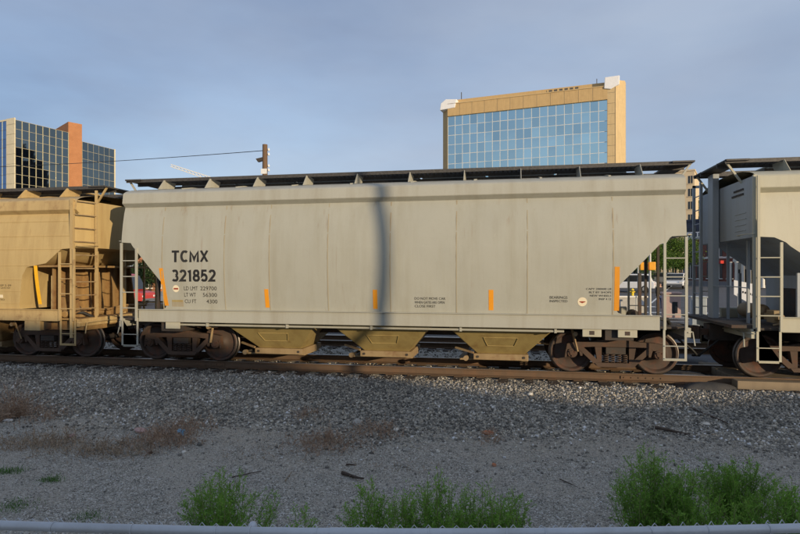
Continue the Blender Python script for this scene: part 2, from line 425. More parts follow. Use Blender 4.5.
tag(stones('ballast_stones', x, y, sz, 'ballast_stone', tn), kind='stuff', label='crushed grey and tan ballast stone along the near rail')
n = 15000; x, y = fan(n, -.95, 7.6); sz = RNG.uniform(.022, .045, n); tn = RNG.beta(1.6, 2.6, n); x, y, sz, tn = avoid(x, y, sz, tn)
tag(stones('ballast_stones', x, y, sz, 'ballast_stone', tn), kind='stuff', label='crushed stone between and behind the tracks')
n = 90000; x, y = fan(n, -10.2, -3.4, .8); sz = RNG.uniform(.005, .013, n); sz[RNG.uniform(size=n) < .04] *= 1.9
tag(stones('gravel_chips', x, y, sz, 'gravel_stone', RNG.beta(1.7, 2.2, n), .2, OCT, OCF), kind='stuff', label='fine grey gravel chips over the yard')

# ------------------------------------------------------------------ tracks
def rail_mb(x0, x1):
    m = MB(); p = [(-.075,-.178),(.075,-.178),(.075,-.165),(.012,-.145),(.010,-.045),(.034,-.036),(.036,-.006),(-.036,-.006),(-.034,-.036),(-.010,-.045),(-.012,-.145),(-.075,-.165)]
    return m.prism(p, x0, x1, 'x')
def railhead_mb(x0, x1):
    return MB().prism([(-.034,-.0065),(.034,-.0065),(.030,0),(-.030,0)], x0, x1, 'x')
sleeper_me = MB().box(-.115, .115, -1.3, 1.3, -.36, -.182).mesh('sleeper', 'sleeper_wood')
plate_me = MB().box(-.09, .09, -.17, .17, -.182, -.170).mesh('tie_plate', 'rail_rust')
def track(yc, label, x0, x1, detail):
    t = thing('railway_track', label, 'railway track', (0, yc, 0))
    for s in (-1, 1):
        r = rail_mb(-70, 70).build('rail', 'rail_rust', t); r.location.y = s * .752
        h = railhead_mb(-70, 70).build('running_surface', 'rail_head', r)
        if detail and s < 0:
            for xj in (-4.9, 5.4):
                j = MB().box(xj - .45, xj + .45, -.034, -.013, -.125, -.06)
                for k in range(6): j.lathe([(-.05, .0), (-.05, .016), (-.03, .016)], (xj - .38 + k * .152, 0, -.092), 'y', 6)
                j.build('joint_bar', 'rail_rust', r)
                MB().box(xj - .003, xj + .003, -.0385, -.0363, -.04, .0005).build('rail_gap', 'under_frame', r)
    xx = x0; i = 0
    while xx < x1:
        o = link('sleeper', sleeper_me, t); o.location = (xx + random.uniform(-.02, .02), random.uniform(-.05, .05), random.uniform(-.006, 0)); o.rotation_euler.z = random.uniform(-.02, .02)
        if detail:
            for s in (-1, 1):
                p = link('tie_plate', plate_me, t); p.location = (o.location.x, s * .752, 0)
        xx += .53
track(0, 'near railway track with rust brown rails under the hopper cars', -14, 12.6, True)
track(4.7, 'second railway track behind the hopper cars', -12, 14, False)

# timber crossing boards and asphalt at the right
cx = thing('grade_crossing', 'weathered timber crossing boards laid along the rails at right', 'level crossing', (0, 0, 0))
for (y0, y1) in ((-1.17, -.86),):
    for k in range(3):
        xa = 7.15 + k * 2.45 + (.02 if k else 0)
        MB().box(xa, xa + 2.42, y0, y1, -.205, -.012 + random.uniform(-.012, .004)).build('crossing_board', 'timber', cx, bevel=.012)
for j in range(4):
    for k in range(3):
        xa = 7.25 + k * 2.45; y0 = -.62 + j * .312
        MB().box(xa, xa + 2.42, y0, y0 + .30, -.205, -.018 + random.uniform(-.012, .004)).build('crossing_board', 'timber', cx, bevel=.012)
for k in range(3):
    xa = 7.2 + k * 2.45
    MB().box(xa, xa + 2.42, .86, 1.35, -.205, -.02).build('crossing_board', 'timber', cx, bevel=.012)
def blob(name, cx_, cy_, rx, ry, h, mat, seed):
    V = [(cx_, cy_, gz1(cx_, cy_) + h)]; Fs = []; rings = 7; seg = 40
    for i in range(1, rings + 1):
        for j in range(seg):
            t = 2*math.pi*j/seg; k = i / rings
            w = 1 + .13 * math.sin(2*t + seed) + .09 * math.sin(5*t + seed * 2) + .05 * math.sin(9*t)
            px, py = cx_ + rx*k*w*math.cos(t), cy_ + ry*k*w*math.sin(t)
            zz = gz1(px, py) + h * (1 - k ** 3.2) - (.02 if i == rings else 0)
            V.append((px, py, zz))
    for j in range(seg): Fs.append((0, 1 + j, 1 + (j+1) % seg))
    for i in range(rings - 1):
        for j in range(seg):
            a = 1 + i*seg + j; b = 1 + i*seg + (j+1) % seg; Fs.append((a, a + seg, b + seg, b))
    m = MB(); m.add(V, Fs); return tag(m.build(name, mat, smooth=60), kind='structure')
blob('asphalt_apron', 6.62, -1.12, .52, .34, .13, 'patch_asphalt', 1)
blob('asphalt_apron', 6.45, -.05, .62, .52, .17, 'patch_asphalt', 2.4)
blob('asphalt_apron', 7.0, 2.0, .9, .6, .2, 'patch_asphalt', 4.)

# streets beyond the tracks
def road_sheet(name, x0, x1, y0, y1, dz, mat, slant=0.):
    xs = np.linspace(x0, x1, 30); ys = np.linspace(y0, y1, 60)
    X, Y = np.meshgrid(xs, ys); Z = gz(X, Y) + dz; X = X + slant * (Y - y0)
    V = np.stack([X.ravel(), Y.ravel(), Z.ravel()], 1); i = (np.arange(59)[:, None] * 30 + np.arange(29)[None]).ravel()
    return tag(link(name, np_mesh(name, V, np.stack([i, i+1, i+31, i+30], 1), mat)), kind='structure')
road_sheet('road', -70, 90, 8.4, 26, .02, 'road_asphalt')
road_sheet('road', 4.0, 22, 26.1, 110, .02, 'road_asphalt', .33)
road_sheet('road', 7.2, 14.3, 2.3, 8.3, .05, 'road_asphalt', .1)
for (a, b, y0, y1, sl) in ((-70, -1.0, 26.2, 34, .0), (-1.0, 3.9, 26.2, 90, .33), (22.1, 30, 26.2, 90, .33)):
    o = road_sheet('pavement', a, b, y0, y1, .14, 'concrete', sl)
for k, (a, b, y0, y1, sl) in enumerate([(4.3, 12.6, 26.6, 27.2, 0), (4.2, 12.2, 28.6, 29.0, 0), (13.0, 13.15, 30, 60, .33), (-20, 3, 17, 17.15, 0), (8, 30, 17, 17.15, 0), (9.0, 12.5, 22.5, 23.0, 0), (13.4, 16.8, 22.5, 23.0, 0), (4.5, 8.4, 22.5, 23.0, 0)]):
    road_sheet('road_marking', a, b, y0, y1, .026, 'road_paint', sl)

# ------------------------------------------------------------------ hopper cars
HALF = 6.37
PROFILE = [(1.33, 1.555), (1.7, 1.605), (2.05, 1.635), (2.4, 1.65), (2.75, 1.648), (3.1, 1.625), (3.4, 1.583), (3.65, 1.535), (3.80, 1.492)]
def side_y(z):
    if z <= PROFILE[0][0]: return PROFILE[0][1]
    for (z0, y0), (z1, y1) in zip(PROFILE, PROFILE[1:]):
        if z <= z1: return y0 + (y1 - y0) * (z - z0) / (z1 - z0)
    return PROFILE[-1][1]
def interp(tab, z):
    if z <= tab[0][0]: return tab[0][1]
    for (z0, y0), (z1, y1) in zip(tab, tab[1:]):
        if z <= z1: return y0 + (y1 - y0) * (z - z0) / max(1e-9, z1 - z0)
    return tab[-1][1]
END_A = [(1.33, 5.32), (1.37, 5.24), (1.45, 5.20), (1.85, 5.21), (1.95, 5.28), (2.78, 6.00), (2.84, 6.06), (2.93, 6.12), (2.945, 6.37), (9, 6.37)]
END_B = [(1.33, 5.22), (1.37, 5.08), (1.45, 5.02), (1.85, 5.02), (1.93, 5.07), (2.78, 5.86), (2.80, 5.98), (2.92, 6.06), (2.945, 6.10), (2.955, 6.37), (9, 6.37)]
UPPER = [(3.80, 1.492), (3.885, 1.60), (3.90, 1.605), (4.12, 1.575), (4.15, 1.55)]
ROOF = [(4.15, 1.55), (4.20, 1.46), (4.25, 1.30), (4.32, .95), (4.36, .55), (4.37, 0.)]

# wheel / truck meshes, shared by every car
WHEEL = MB().lathe([(-.075, .0), (-.075, .10), (-.055, .12), (-.02, .15), (.005, .26), (-.005, .36), (-.05, .385), (-.065, .40), (-.068, .435), (-.060, .445)], (0, 0, 0), 'y', 36) \
            .lathe([(.075, .0), (.075, .10), (.05, .14), (.03, .26), (.03, .37), (.06, .39), (.075, .41), (.075, .475), (.062, .486), (.045, .480)], (0, 0, 0), 'y', 36).mesh('wheel', 'wheel_steel', 40)
TREAD = MB().lathe([(-.060, .445), (-.055, .457), (.032, .460), (.045, .480)], (0, 0, 0), 'y', 36).mesh('tread', 'tread_steel', 50)
AXLE = MB().lathe([(-1.08, .0), (-1.08, .07), (1.08, .07), (1.08, 0)], (0, 0, 0), 'y', 12).mesh('axle', 'under_frame', 40)
CAPM = MB().lathe([(-.09, .0), (-.09, .055), (-.075, .06), (-.07, .10), (.0, .115), (.10, .115), (.10, 0)], (0, 0, 0), 'y', 18)
for k in range(3): CAPM.lathe([(-.10, 0), (-.10, .018), (-.07, .018)], (.06 * math.cos(k * 2.094 + .5), 0, .06 * math.sin(k * 2.094 + .5)), 'y', 6)
CAP = CAPM.mesh('bearing_cap', 'cast_iron', 40)
def frame_mb():
    m = MB(); t0, t1 = -.075, .075
    top = [(-1.02, .54), (-1.00, .66), (-.82, .70), (-.45, .72), (-.20, .775), (.20, .775), (.45, .72), (.82, .70), (1.02, .66), (1.02, .54), (.76, .54), (.73, .585), (.45, .605), (-.45, .605), (-.73, .585), (-.76, .54)]
    m.prism(top, t0, t1)
    for s in (-1, 1):
        m.prism([(s*.42, .60), (s*.28, .60), (s*.28, .24), (s*.36, .22)], t0 + .005, t1 - .005)       # column
        m.prism([(s*.80, .585), (s*.66, .595), (s*.36, .315), (s*.30, .205), (s*.40, .20)], t0 + .003, t1 - .003)   # tension member
        m.prism([(s*.76, .54), (s*.72, .40), (s*.68, .40), (s*.66, .58)], t0 + .01, t1 - .01)           # pedestal jaw
        m.prism([(s*1.02, .56), (s*1.05, .36), (s*1.01, .36), (s*.985, .56)], t0 + .01, t1 - .01)
    m.prism([(-.42, .25), (-.36, .175), (.36, .175), (.42, .25), (.30, .262), (-.30, .262)], t0 - .02, t1 + .02)   # spring seat
    return m
FRAME = frame_mb().mesh('side_frame', 'cast_iron', 30)
BOLST = MB().box(-.20, .20, -1.13, 1.13, .46, .60).box(-.26, .26, -.95, .95, .60, .68).lathe([(.66, 0), (.66, .2), (.76, .2), (.76, 0)], (0, 0, 0), 'z', 20)
for s in (-1, 1): BOLST.box(s*.42 - .04, s*.42 + .04, -.75, .75, .33, .43)
BOLST.box(-.55, .55, -.10, .10, .30, .36)
BOLSTM = BOLST.mesh('truck', 'under_frame')
def spring_mesh():
    pts = [(.05 * math.cos(t), .05 * math.sin(t), .262 + .20 * t / (2*math.pi*4.5)) for t in np.linspace(0, 2*math.pi*4.5, 56)]
    return MB().tube(pts, .014, 5).mesh('spring', 'cast_iron', 60)
SPRING = spring_mesh()
SHOE = MB().prism([(.47, .28), (.50, .40), (.50, .56), (.47, .66), (.425, .64), (.44, .46), (.42, .30)], -.05, .05).mesh('brake_shoe', 'under_frame')
def make_truck(car, x):
    t = link('truck', BOLSTM, car); t.location = (x, 0, 0)
    for sy in (-1, 1):
        f = link('side_frame', FRAME, t); f.location = (0, sy * 1.005, 0)
        for sx in (-1, 1):
            c = link('bearing_cap', CAP, t); c.location = (sx * .89, sy * 1.02, .46); c.rotation_euler.z = 0 if sy < 0 else math.pi
            w = link('wheel', WHEEL, t); w.location = (sx * .89, sy * .765, .462); w.rotation_euler = (0, random.uniform(0, 6), 0 if sy < 0 else math.pi)
            q = link('wheel_tread', TREAD, t); q.location = w.location; q.rotation_euler = w.rotation_euler
            b = link('brake_shoe', SHOE, t); b.location = (0, sy * .765, 0); b.rotation_euler.z = 0 if sx > 0 else math.pi
        for sx in (-.19, -.065, .065, .19):
            for dy in (-.05, .05):
                if dy * sy < 0 and abs(sx) < .1: continue
                p = link('spring', SPRING, t); p.location = (sx, sy * (1.005 + abs(dy) * (1 if dy * sy > 0 else -1)), 0)
    for sx in (-1, 1):
        a = link('axle', AXLE, t); a.location = (sx * .89, 0, .46)
    return t

RUNG_R = .013
def ladder_side(car, x0, x1, ztop0, ztop1, zbot, sy, mat, rungs, w=.05):
    yy = sy * 1.66
    l = MB().box(x0 - w/2, x0 + w/2, yy - .02, yy + .02, zbot, ztop0).box(x1 - w/2, x1 + w/2, yy - .02, yy + .02, zbot, ztop1).build('ladder', mat, car)
    for z in rungs:
        MB().tube([(x0, yy + sy * .01, z), (x1, yy + sy * .01, z)], RUNG_R, 6).build('rung', mat, l, 40)
    return l
def stirrup(car, x0, x1, sy, mat):
    yy = sy * 1.62
    m = MB().prism([(x0 - .022, 1.12), (x0 - .022, .42), (x1 + .022, .42), (x1 + .022, 1.12), (x1 - .022, 1.12), (x1 - .022, .45), (x0 + .022, .45), (x0 + .022, 1.12)], yy - .006, yy + .006)
    o = m.build('sill_step', mat, car)
    for z in (.46, .72): MB().box(x0, x1, yy - .025, yy + .025, z - .008, z + .008).build('rung', mat, o)

def side_patch(z0, z1, x0, x1, proud, slant=0.):
    # a thin plate following the curved side; proud = thickness
    zs = np.linspace(z0, z1, 7); m = MB(); vs = []; fs = []
    for z in zs:
        sh = slant * (z - z0)
        for x, p in ((x0, .0005), (x1, .0005), (x1, proud), (x0, proud)):
            vs.append((x + sh, -(side_y(z) + p), z))
    for i in range(len(zs) - 1):
        a = i * 4
        fs += [(a+3, a+2, a+6, a+7), (a, a+3, a+7, a+4), (a+2, a+1, a+5, a+6)]
    fs += [(0, 1, 2, 3), ((len(zs)-1)*4+3, (len(zs)-1)*4+2, (len(zs)-1)*4+1, (len(zs)-1)*4)]
    return m.add(vs, fs)
def lettering(car, s, x, z, h, mat='black_letter', fatten=.0, width=None, align='l', name='lettering'):
    c = bpy.data.curves.new(name, 'FONT'); c.body = s; c.size = 1; c.offset = fatten; c.resolution_u = 3
    o = bpy.data.objects.new('tmp', c); COL.objects.link(o)
    bpy.context.view_layer.update()
    me = bpy.data.meshes.new_from_object(o.evaluated_get(bpy.context.evaluated_depsgraph_get()))
    bpy.data.objects.remove(o); bpy.data.curves.remove(c)
    co = np.array([v.co[:] for v in me.vertices]); lo = co.min(0); hi = co.max(0)
    k = h / max(.3, (hi[1] - lo[1])); kx = k if width is None else width / (hi[0] - lo[0])
    wd = (hi[0] - lo[0]) * kx; off = 0 if align == 'l' else -wd
    for v in me.vertices:
        xx = (v.co.x - lo[0]) * kx + x + off; zz = (v.co.y - lo[1]) * k + z
        v.co = (xx, -(side_y(zz) + .004), zz)
    me.materials.clear(); me.materials.append(MATS[mat]); me.name = name
    return link(name, me, car)
def arc(cx_, cy_, rx, ry, a0, a1, n=14): return [(cx_ + rx * math.cos(R(a)), cy_ + ry * math.sin(R(a))) for a in np.linspace(a0, a1, n)]
GLYPH = {'T': (.66, [[(0, .92), (.66, .92)], [(.33, 0), (.33, .845)]]),
 'C': (.68, [arc(.37, .5, .29, .42, 48, 312, 22)]),
 'M': (.80, [[(.075, 0), (.075, .97), (.40, .22), (.725, .97), (.725, 0)]]),
 'X': (.70, [[(.07, 0), (.63, 1)], [(.07, 1), (.63, 0)]]),
 '1': (.40, [[(.05, .80), (.24, .92), (.24, 0)]]),
 '2': (.62, [arc(.31, .68, .235, .24, 165, -35, 12) + [(.09, .075), (.60, .075)]]),
 '3': (.62, [arc(.29, .705, .215, .22, 150, -70, 12), arc(.29, .285, .24, .21, 75, -150, 14)]),
 '5': (.62, [[(.55, .925), (.15, .925), (.11, .50)] + arc(.29, .33, .24, .255, 115, -150, 14)]),
 '8': (.62, [arc(.31, .71, .20, .215, -90, 270, 22), arc(.31, .29, .24, .215, 90, 450, 22)])}
def big_letters(car, text, x, z, h, width, w=.15):
    tot = sum(GLYPH[c][0] for c in text) + .13 * (len(text) - 1); kx = width / tot; cx_ = x
    for ch in text:
        gw, strokes = GLYPH[ch]; m = MB()
        for si, st in enumerate(strokes):
            P = [Vector(p) for p in st]; vs = []; fs = []; k = len(P); closed = (P[0] - P[-1]).length < 1e-4
            for i, p in enumerate(P):
                a = P[i] - P[i-1] if i > 0 else (P[-1] - P[-2] if closed else P[1] - P[0]); b = P[i+1] - P[i] if i < k - 1 else (P[1] - P[0] if closed else a)
                a = a.normalized(); b = b.normalized(); n1 = Vector((-a.y, a.x)); n2 = Vector((-b.y, b.x)); mt = (n1 + n2)
                mt = mt.normalized() if mt.length > .2 else n1; q = w / 2 / max(.42, mt.dot(n1))
                for sg in (1, -1):
                    u = p + mt * q * sg; zz = z + min(1, max(0, u.y)) * h; vs.append((cx_ + u.x * kx, -(side_y(zz) + .004 + .0012 * si), zz))
            for i in range(k - 1): fs.append((2*i, 2*i+1, 2*i+3, 2*i+2))
            m.add(vs, fs)
        o = m.build('letter', 'black_letter', car); cx_ += (gw + .13) * kx
def disc(car, x, z, r, mat, name, proud=.004):
    n = 20; vs = [(x + r * math.cos(2*math.pi*i/n), -(side_y(z + r * math.sin(2*math.pi*i/n)) + proud), z + r * math.sin(2*math.pi*i/n)) for i in range(n)]
    return MB().add(vs, [tuple(range(n))]).build(name, mat, car)

def make_car(xc, label, P, T, endmat, opts):
    car = thing('covered_hopper_car', label, 'railway car', (xc, 0, 0), 0, 'coupled covered hopper cars')
    ta, tb = opts.get('ends', (END_A, END_B)); bulge = opts.get('bulge', (0, 0))
    zs = sorted(set([p[0] for p in PROFILE] + [z for z, _ in ta + tb if 1.33 < z < 3.8]))
    # ---- body sides
    for sy, nm in ((-1, 'side_sheet'), (1, 'side_sheet')):
        vs = []; fs = []; nx = 25
        for z in zs:
            xa, xb = -interp(ta, z), interp(tb, z)
            for i in range(nx): vs.append((xa + (xb - xa) * i / (nx - 1), sy * side_y(z), z))
        for i in range(len(zs) - 1):
            for j in range(nx - 1):
                a = i * nx + j; fs.append((a, a+1, a+1+nx, a+nx))
        MB().add(vs, fs).build(nm, P, car, 40)
    # ---- ends and slope sheets
    for sx, tab, bl in ((-1, ta, bulge[0]), (1, tb, bulge[1])):
        rows = zs + [3.885, 4.12, 4.15]; ny = 13; vs = []; fs = []
        for z in rows:
            hw = side_y(z) if z <= 3.8 else interp(UPPER, z); x = interp(tab, z)
            for j in range(ny):
                t = -1 + 2 * j / (ny - 1)
                b = bl * (1 - abs(t) ** 2.6) if z > 2.9 else 0
                vs.append((sx * (x - .006 + b), t * (hw - .002), z))
        for i in range(len(rows) - 1):
            for j in range(ny - 1):
                a = i * ny + j; fs.append((a, a+1, a+1+ny, a+ny))
        MB().add(vs, fs).build('end_sheet', endmat, car, 40)
    # ---- upper side plate, roof
    for sy in (-1, 1):
        vs = []; fs = []
        for z, y in UPPER: vs += [(-HALF, sy*y, z), (HALF, sy*y, z)]
        for i in range(len(UPPER) - 1): fs.append((2*i, 2*i+1, 2*i+3, 2*i+2))
        MB().add(vs, fs).build('top_chord', T, car, 25)
    vs = []; fs = []; full = [(y, z) for z, y in ROOF] + [(-y, z) for z, y in ROOF[-2::-1]]
    sec = 41
    for i in range(sec):
        x = -HALF + 2 * HALF * i / (sec - 1)
        vs += [(x, y, z) for y, z in full]
    w = len(full)
    for i in range(sec - 1):
        for j in range(w - 1): a = i*w + j; fs.append((a, a+1, a+1+w, a+w))
    roof = MB().add(vs, fs).build('roof', opts.get('roofmat', T), car, 40)
    for i in range(1, 9):
        x = -HALF + i * 2 * HALF / 9
        m = MB(); m.beam((x, -1.30, 4.258), (x, -.93, 4.33), .05, .03); m.beam((x, -.93, 4.33), (x, -.5, 4.372), .05, .03); m.build('roof_rib', opts.get('roofmat', T), roof)
    # ---- hatches along the centre
    MB().box(-5.75, 5.75, -.46, .46, 4.33, 4.46).build('hatch_coaming', 'dark_grating', car)
    hx = -5.6
    for i in range(7):
        MB().box(hx, hx + 1.5, -.30, .30, 4.461, 4.52).box(hx - .02, hx + 1.52, -.34, .34, 4.521, 4.56).build('hatch', opts.get('roofmat', T), car, bevel=.02); hx += 1.6
    # ---- running boards
    for sy in (-1, 1):
        rb = MB()
        rb.box(-HALF - .35, HALF + .28, sy*.98 - .012, sy*.98 + .012, 4.505, 4.585)
        rb.box(-HALF - .35, HALF + .28, sy*.52 - .012, sy*.52 + .012, 4.475, 4.585)
        for k in range(1, 7): rb.box(-HALF - .35, HALF + .28, sy*(.52 + k*.066) - .004, sy*(.52 + k*.066) + .004, 4.55, 4.582)
        x = -HALF - .3
        while x < HALF + .28: rb.box(x - .012, x + .012, min(sy*.53, sy*.97), max(sy*.53, sy*.97), 4.548, 4.57); x += .1
        run = rb.build('running_board', opts.get('walkmat', 'dark_grating'), car)
        for i in range(10):
            x = -HALF + .75 + i * (2*HALF - 1.5) / 9
            MB().prism([(sy*1.30, 4.26), (sy*1.05, 4.53), (sy*.50, 4.53), (sy*.62, 4.37), (sy*.95, 4.325)], x - .006, x + .006, 'x').build('bracket', T, car)
            MB().prism([(x - .05, 4.26), (x + .05, 4.26), (x + .05, 4.53), (x - .05, 4.53)], sy*1.08, sy*1.07).build('bracket_foot', T, car) if False else None
    for sx in (-1, 1):
        x0, x1 = sorted((sx * (HALF - .10), sx * (HALF + .34)))
        m = MB().box(x0, x1, -1.05, 1.05, 4.545, 4.58); m.build('end_walkway', opts.get('walkmat', 'dark_grating'), car)
        for sy in (-1, 1):
            MB().beam((sx * HALF, sy * .9, 4.1), (sx * (HALF + .3), sy * .9, 4.54), .04, .04).build('walkway_brace', T, car)
    # ---- side sill
    for sy in (-1, 1):
        m = MB().box(-5.92, 5.88, min(sy*1.50, sy*1.625), max(sy*1.50, sy*1.625), 1.03, 1.318)
        s_ = m.build('side_sill', T, car, bevel=.012)
        MB().box(-5.92, 5.88, min(sy*1.56, sy*1.665), max(sy*1.56, sy*1.665), 1.319, 1.335).build('sill_flange', T, car)
        MB().tube([(-4.9, sy*1.5, .965), (4.0, sy*1.5, .965)], .026, 8).build('brake_pipe', T, car, 40)
        for i in range(5): MB().box(-4.2 + i*2., -4.15 + i*2., min(sy*1.47, sy*1.54), max(sy*1.47, sy*1.54), .93, 1.03).build('pipe_clip', T, car)
    # ---- hopper bays
    for i in range(3):
        cxx = -2.72 + i * 2.70
        top = [(cxx - 1.30, 1.24), (cxx + 1.30, 1.24)]; rows = [(1.24, 1.34, 1.50), (1.02, 1.15, 1.34), (.92, 1.08, 1.24), (.34, .55, .62)]
        vs = []; fs = []
        for z, hx_, hy in rows: vs += [(cxx - hx_, -hy, z), (cxx + hx_, -hy, z), (cxx + hx_, hy, z), (cxx - hx_, hy, z)]
        for r in range(3):
            for j in range(4): a = r*4 + j; b = r*4 + (j+1) % 4; fs.append((a, b, b+4, a+4))
        fs.append((0, 1, 2, 3))
        bay = MB().add(vs, fs).build('hopper_bay', 'hopper_paint' if T != 'tan_trim' else 'rusty_tan', car, bevel=.02)
        def onface(u, v, d):   # u along x, v 0 bottom..1 top of the lower face
            z = .34 + (.92 - .34) * v; hy = .62 + (1.24 - .62) * v + d
            return (cxx + u, -hy, z - d * .5)
        ring = [(-.38, .72), (-.30, .36), (.30, .36), (.38, .72)]
        for a, b in zip(ring, ring[1:] + ring[:1]):
            MB().beam(onface(*a, .006), onface(*b, .006), .014, .012).build('inspection_cover', 'hopper_paint' if T != 'tan_trim' else 'rusty_tan', bay)
        g = MB().box(cxx - .62, cxx + .62, -.72, .72, .20, .34).box(cxx - .95, cxx + .62, -.55, .55, .16, .205).build('outlet_gate', 'gate_steel', car, bevel=.008)
        m = MB()
        for u in (-.52, .52): m.lathe([(-.74, 0), (-.74, .03), (-.72, .03)], (cxx + u, 0, .27), 'y', 6)
        m.build('gate_bolt', 'under_frame', g)
        MB().tube([(cxx - .78, -.9, .26), (cxx - .78, .9, .26)], .03, 8).build('gate_shaft', 'under_frame', g)
        MB().lathe([(-.95, 0), (-.95, .06), (-.86, .06), (-.86, 0)], (cxx - .78, 0, .26), 'y', 10).build('gate_capstan', 'gate_steel', g)
        MB().beam((cxx - .62, -.72, .36), (cxx - 1.05, -.55, .45), .05, .04).build('gate_arm', 'gate_steel', g)
    # ---- centre sill, end platforms, bolsters
    MB().box(-6.75, 6.75, -.20, .20, .70, 1.05).build('centre_sill', 'under_frame', car)
    for sx in (-1, 1):
        xt = sx * 5.11
        MB().box(xt - .28, xt + .28, -1.5, 1.5, .80, 1.03).build('body_bolster', 'under_frame', car)
        make_truck(car, xt)
        x0, x1 = sorted((sx * 5.1, sx * 6.42))
        MB().box(x0, x1, -1.49, 1.49, 1.055, 1.10).build('end_platform', opts.get('platmat', 'under_frame'), car)
        MB().box(min(sx*6.38, sx*6.46), max(sx*6.38, sx*6.46), -1.6, 1.6, .90, 1.09).build('end_sill', T, car)
        # end posts from platform to slope sheet
        for sy in (-1, 1):
            MB().box(min(sx*6.08, sx*6.13), max(sx*6.08, sx*6.13), sy*.55 - .03, sy*.55 + .03, 1.10, 2.95).build('end_post', opts.get('postmat', T), car)
            MB().box(min(sx*5.50, sx*5.56), max(sx*5.50, sx*5.56), sy*1.40 - .03, sy*1.40 + .03, 1.10, 2.2).build('end_post', opts.get('postmat', T), car)
        MB().box(min(sx*4.95, sx*5.02), max(sx*4.95, sx*5.02), -.55, .55, 1.1, 1.86).build('shear_plate', 'under_frame', car)
        # coupler
        cp = MB().box(min(sx*6.7, sx*6.95), max(sx*6.7, sx*6.95), -.08, .08, .80, .94)
        cp.prism([(sx*6.92, -.13), (sx*7.06, -.19), (sx*7.12, -.10), (sx*7.04, -.02), (sx*7.02, .10), (sx*7.10, .17), (sx*6.98, .20), (sx*6.90, .13)], .72, 1.0, 'z')
        cp.build('coupler', 'cast_iron', car)
        MB().tube([(sx*6.6, -.28, .72), (sx*6.85, -.33, .52), (sx*7.0, -.26, .36), (sx*7.09, -.12, .34)], .026, 8).build('air_hose', 'hose_rubber', car, 60)
        MB().tube([(sx*6.5, -.25, .98), (sx*6.52, -.9, 1.0), (sx*6.54, -1.45, .99), (sx*6.56, -1.52, .72)], .014, 6).build('uncoupling_lever', T, car, 60)
        for sy in (-1, 1):
            a, b = sx * 5.95, sx * 6.355
            top_out = opts.get('ladder_top', 2.93)
            ladder_side(car, a, b, 2.80, top_out if sy > 0 else opts.get('ladder_top_near', top_out), 1.05, sy, T, [1.36, 1.74, 2.12, 2.50])
            stirrup(car, a, b, sy, T)
        for z in (1.0, 2.98):
            MB().tube([(sx*6.40, -1.62, z), (sx*6.44, -1.62, z), (sx*6.50, -1.5, z), (sx*6.50, -1.0, z), (sx*6.42, -.95, z)], .012, 6).build('grab_iron', T, car, 60)
    # brake gear on the platforms: reservoir, valve, pipes
    MB().lathe([(-.55, 0), (-.52, .13), (-.45, .17), (.45, .17), (.52, .13), (.55, 0)], (-5.65, .35, 1.34), 'y', 18).build('air_reservoir', opts.get('gearmat', 'gate_steel'), car, 50)
    v = MB().box(-5.78, -5.60, -.95, -.62, 1.16, 1.42).box(-5.75, -5.62, -.62, -.42, 1.2, 1.34).lathe([(-1.08, 0), (-1.08, .07), (-.93, .09), (-.93, 0)], (-5.69, 0, 1.28), 'y', 12)
    v.build('brake_valve', opts.get('gearmat', 'gate_steel'), car, 40, .01)
    MB().tube([(-5.9, -1.2, 1.14), (-5.6, -1.25, 1.2), (-5.35, -1.1, 1.16), (-5.2, -.6, 1.3)], .022, 6).build('brake_pipe', opts.get('gearmat', 'gate_steel'), car, 60)
    MB().lathe([(-.9, 0), (-.88, .11), (-.6, .13), (-.6, .03), (-.2, .03), (-.2, 0)], (5.55, 0, 1.27), 'y', 14).build('brake_cylinder', 'under_frame', car, 50)
    MB().tube([(6.25, -.9, 1.1), (6.15, -1.1, 1.22), (5.95, -1.25, 1.24), (5.8, -1.1, 1.13)], .04, 8).build('air_hose', 'hose_rubber', car, 60)
    for sx in (-1, 1):
        MB().tube([(sx * 4.6, -.62, .62), (sx * 3.7, -.62, .58), (sx * 2.9, -.5, .66)], .018, 6).build('brake_rod', 'gate_steel', car, 60)
        MB().beam((sx * 4.2, -1.2, .98), (sx * 4.32, -1.12, .50), .05, .03).build('brake_lever', 'gate_steel', car)
        MB().lathe([(-1.36, 0), (-1.36, .05), (-1.28, .05), (-1.28, 0)], (sx * 4.25, 0, .90), 'y', 10).build('retainer_valve', 'gate_steel', car)
    # reflector stripes
    for xs_, z0, z1, sl in opts['stripes']:
        side_patch(z0, z1, xs_ - .05, xs_ + .05, .004, sl).build('reflector_stripe', opts.get('stripemat', 'orange_reflector'), car)
    # weld seams
    for x in opts.get('vseams', []):
        side_patch(1.34, 3.79, x - .011, x + .011, .006).build('weld_seam', P + '_seam' if P + '_seam' in MATS else P, car)
    for z in opts.get('hseams', []):
        xa, xb = -interp(ta, z), interp(tb, z); y = side_y(z)
        MB().beam((xa, -y - .001, z), (xb, -y - .001, z), .018, .016).build('weld_seam', P, car)
    for x in (-5.05 + .02, 4.55, 5.25) if not opts.get('plain_plates') else ():
        z = .955
        m = MB().box(x - .19, x + .19, -1.60, -1.58, z - .085, z + .075).build('placard_board', 'pale_trim', car, bevel=.01)
        if x > 0: MB().box(x - .05, x + .05, -1.604, -1.601, z - .04, z + .04).build('placard_hole', 'under_frame', m)
    return car
weathered('grey_paint_seam', (.37, .33, .235), (.30, .21, .11), .8, .5, .0, rough=.6)

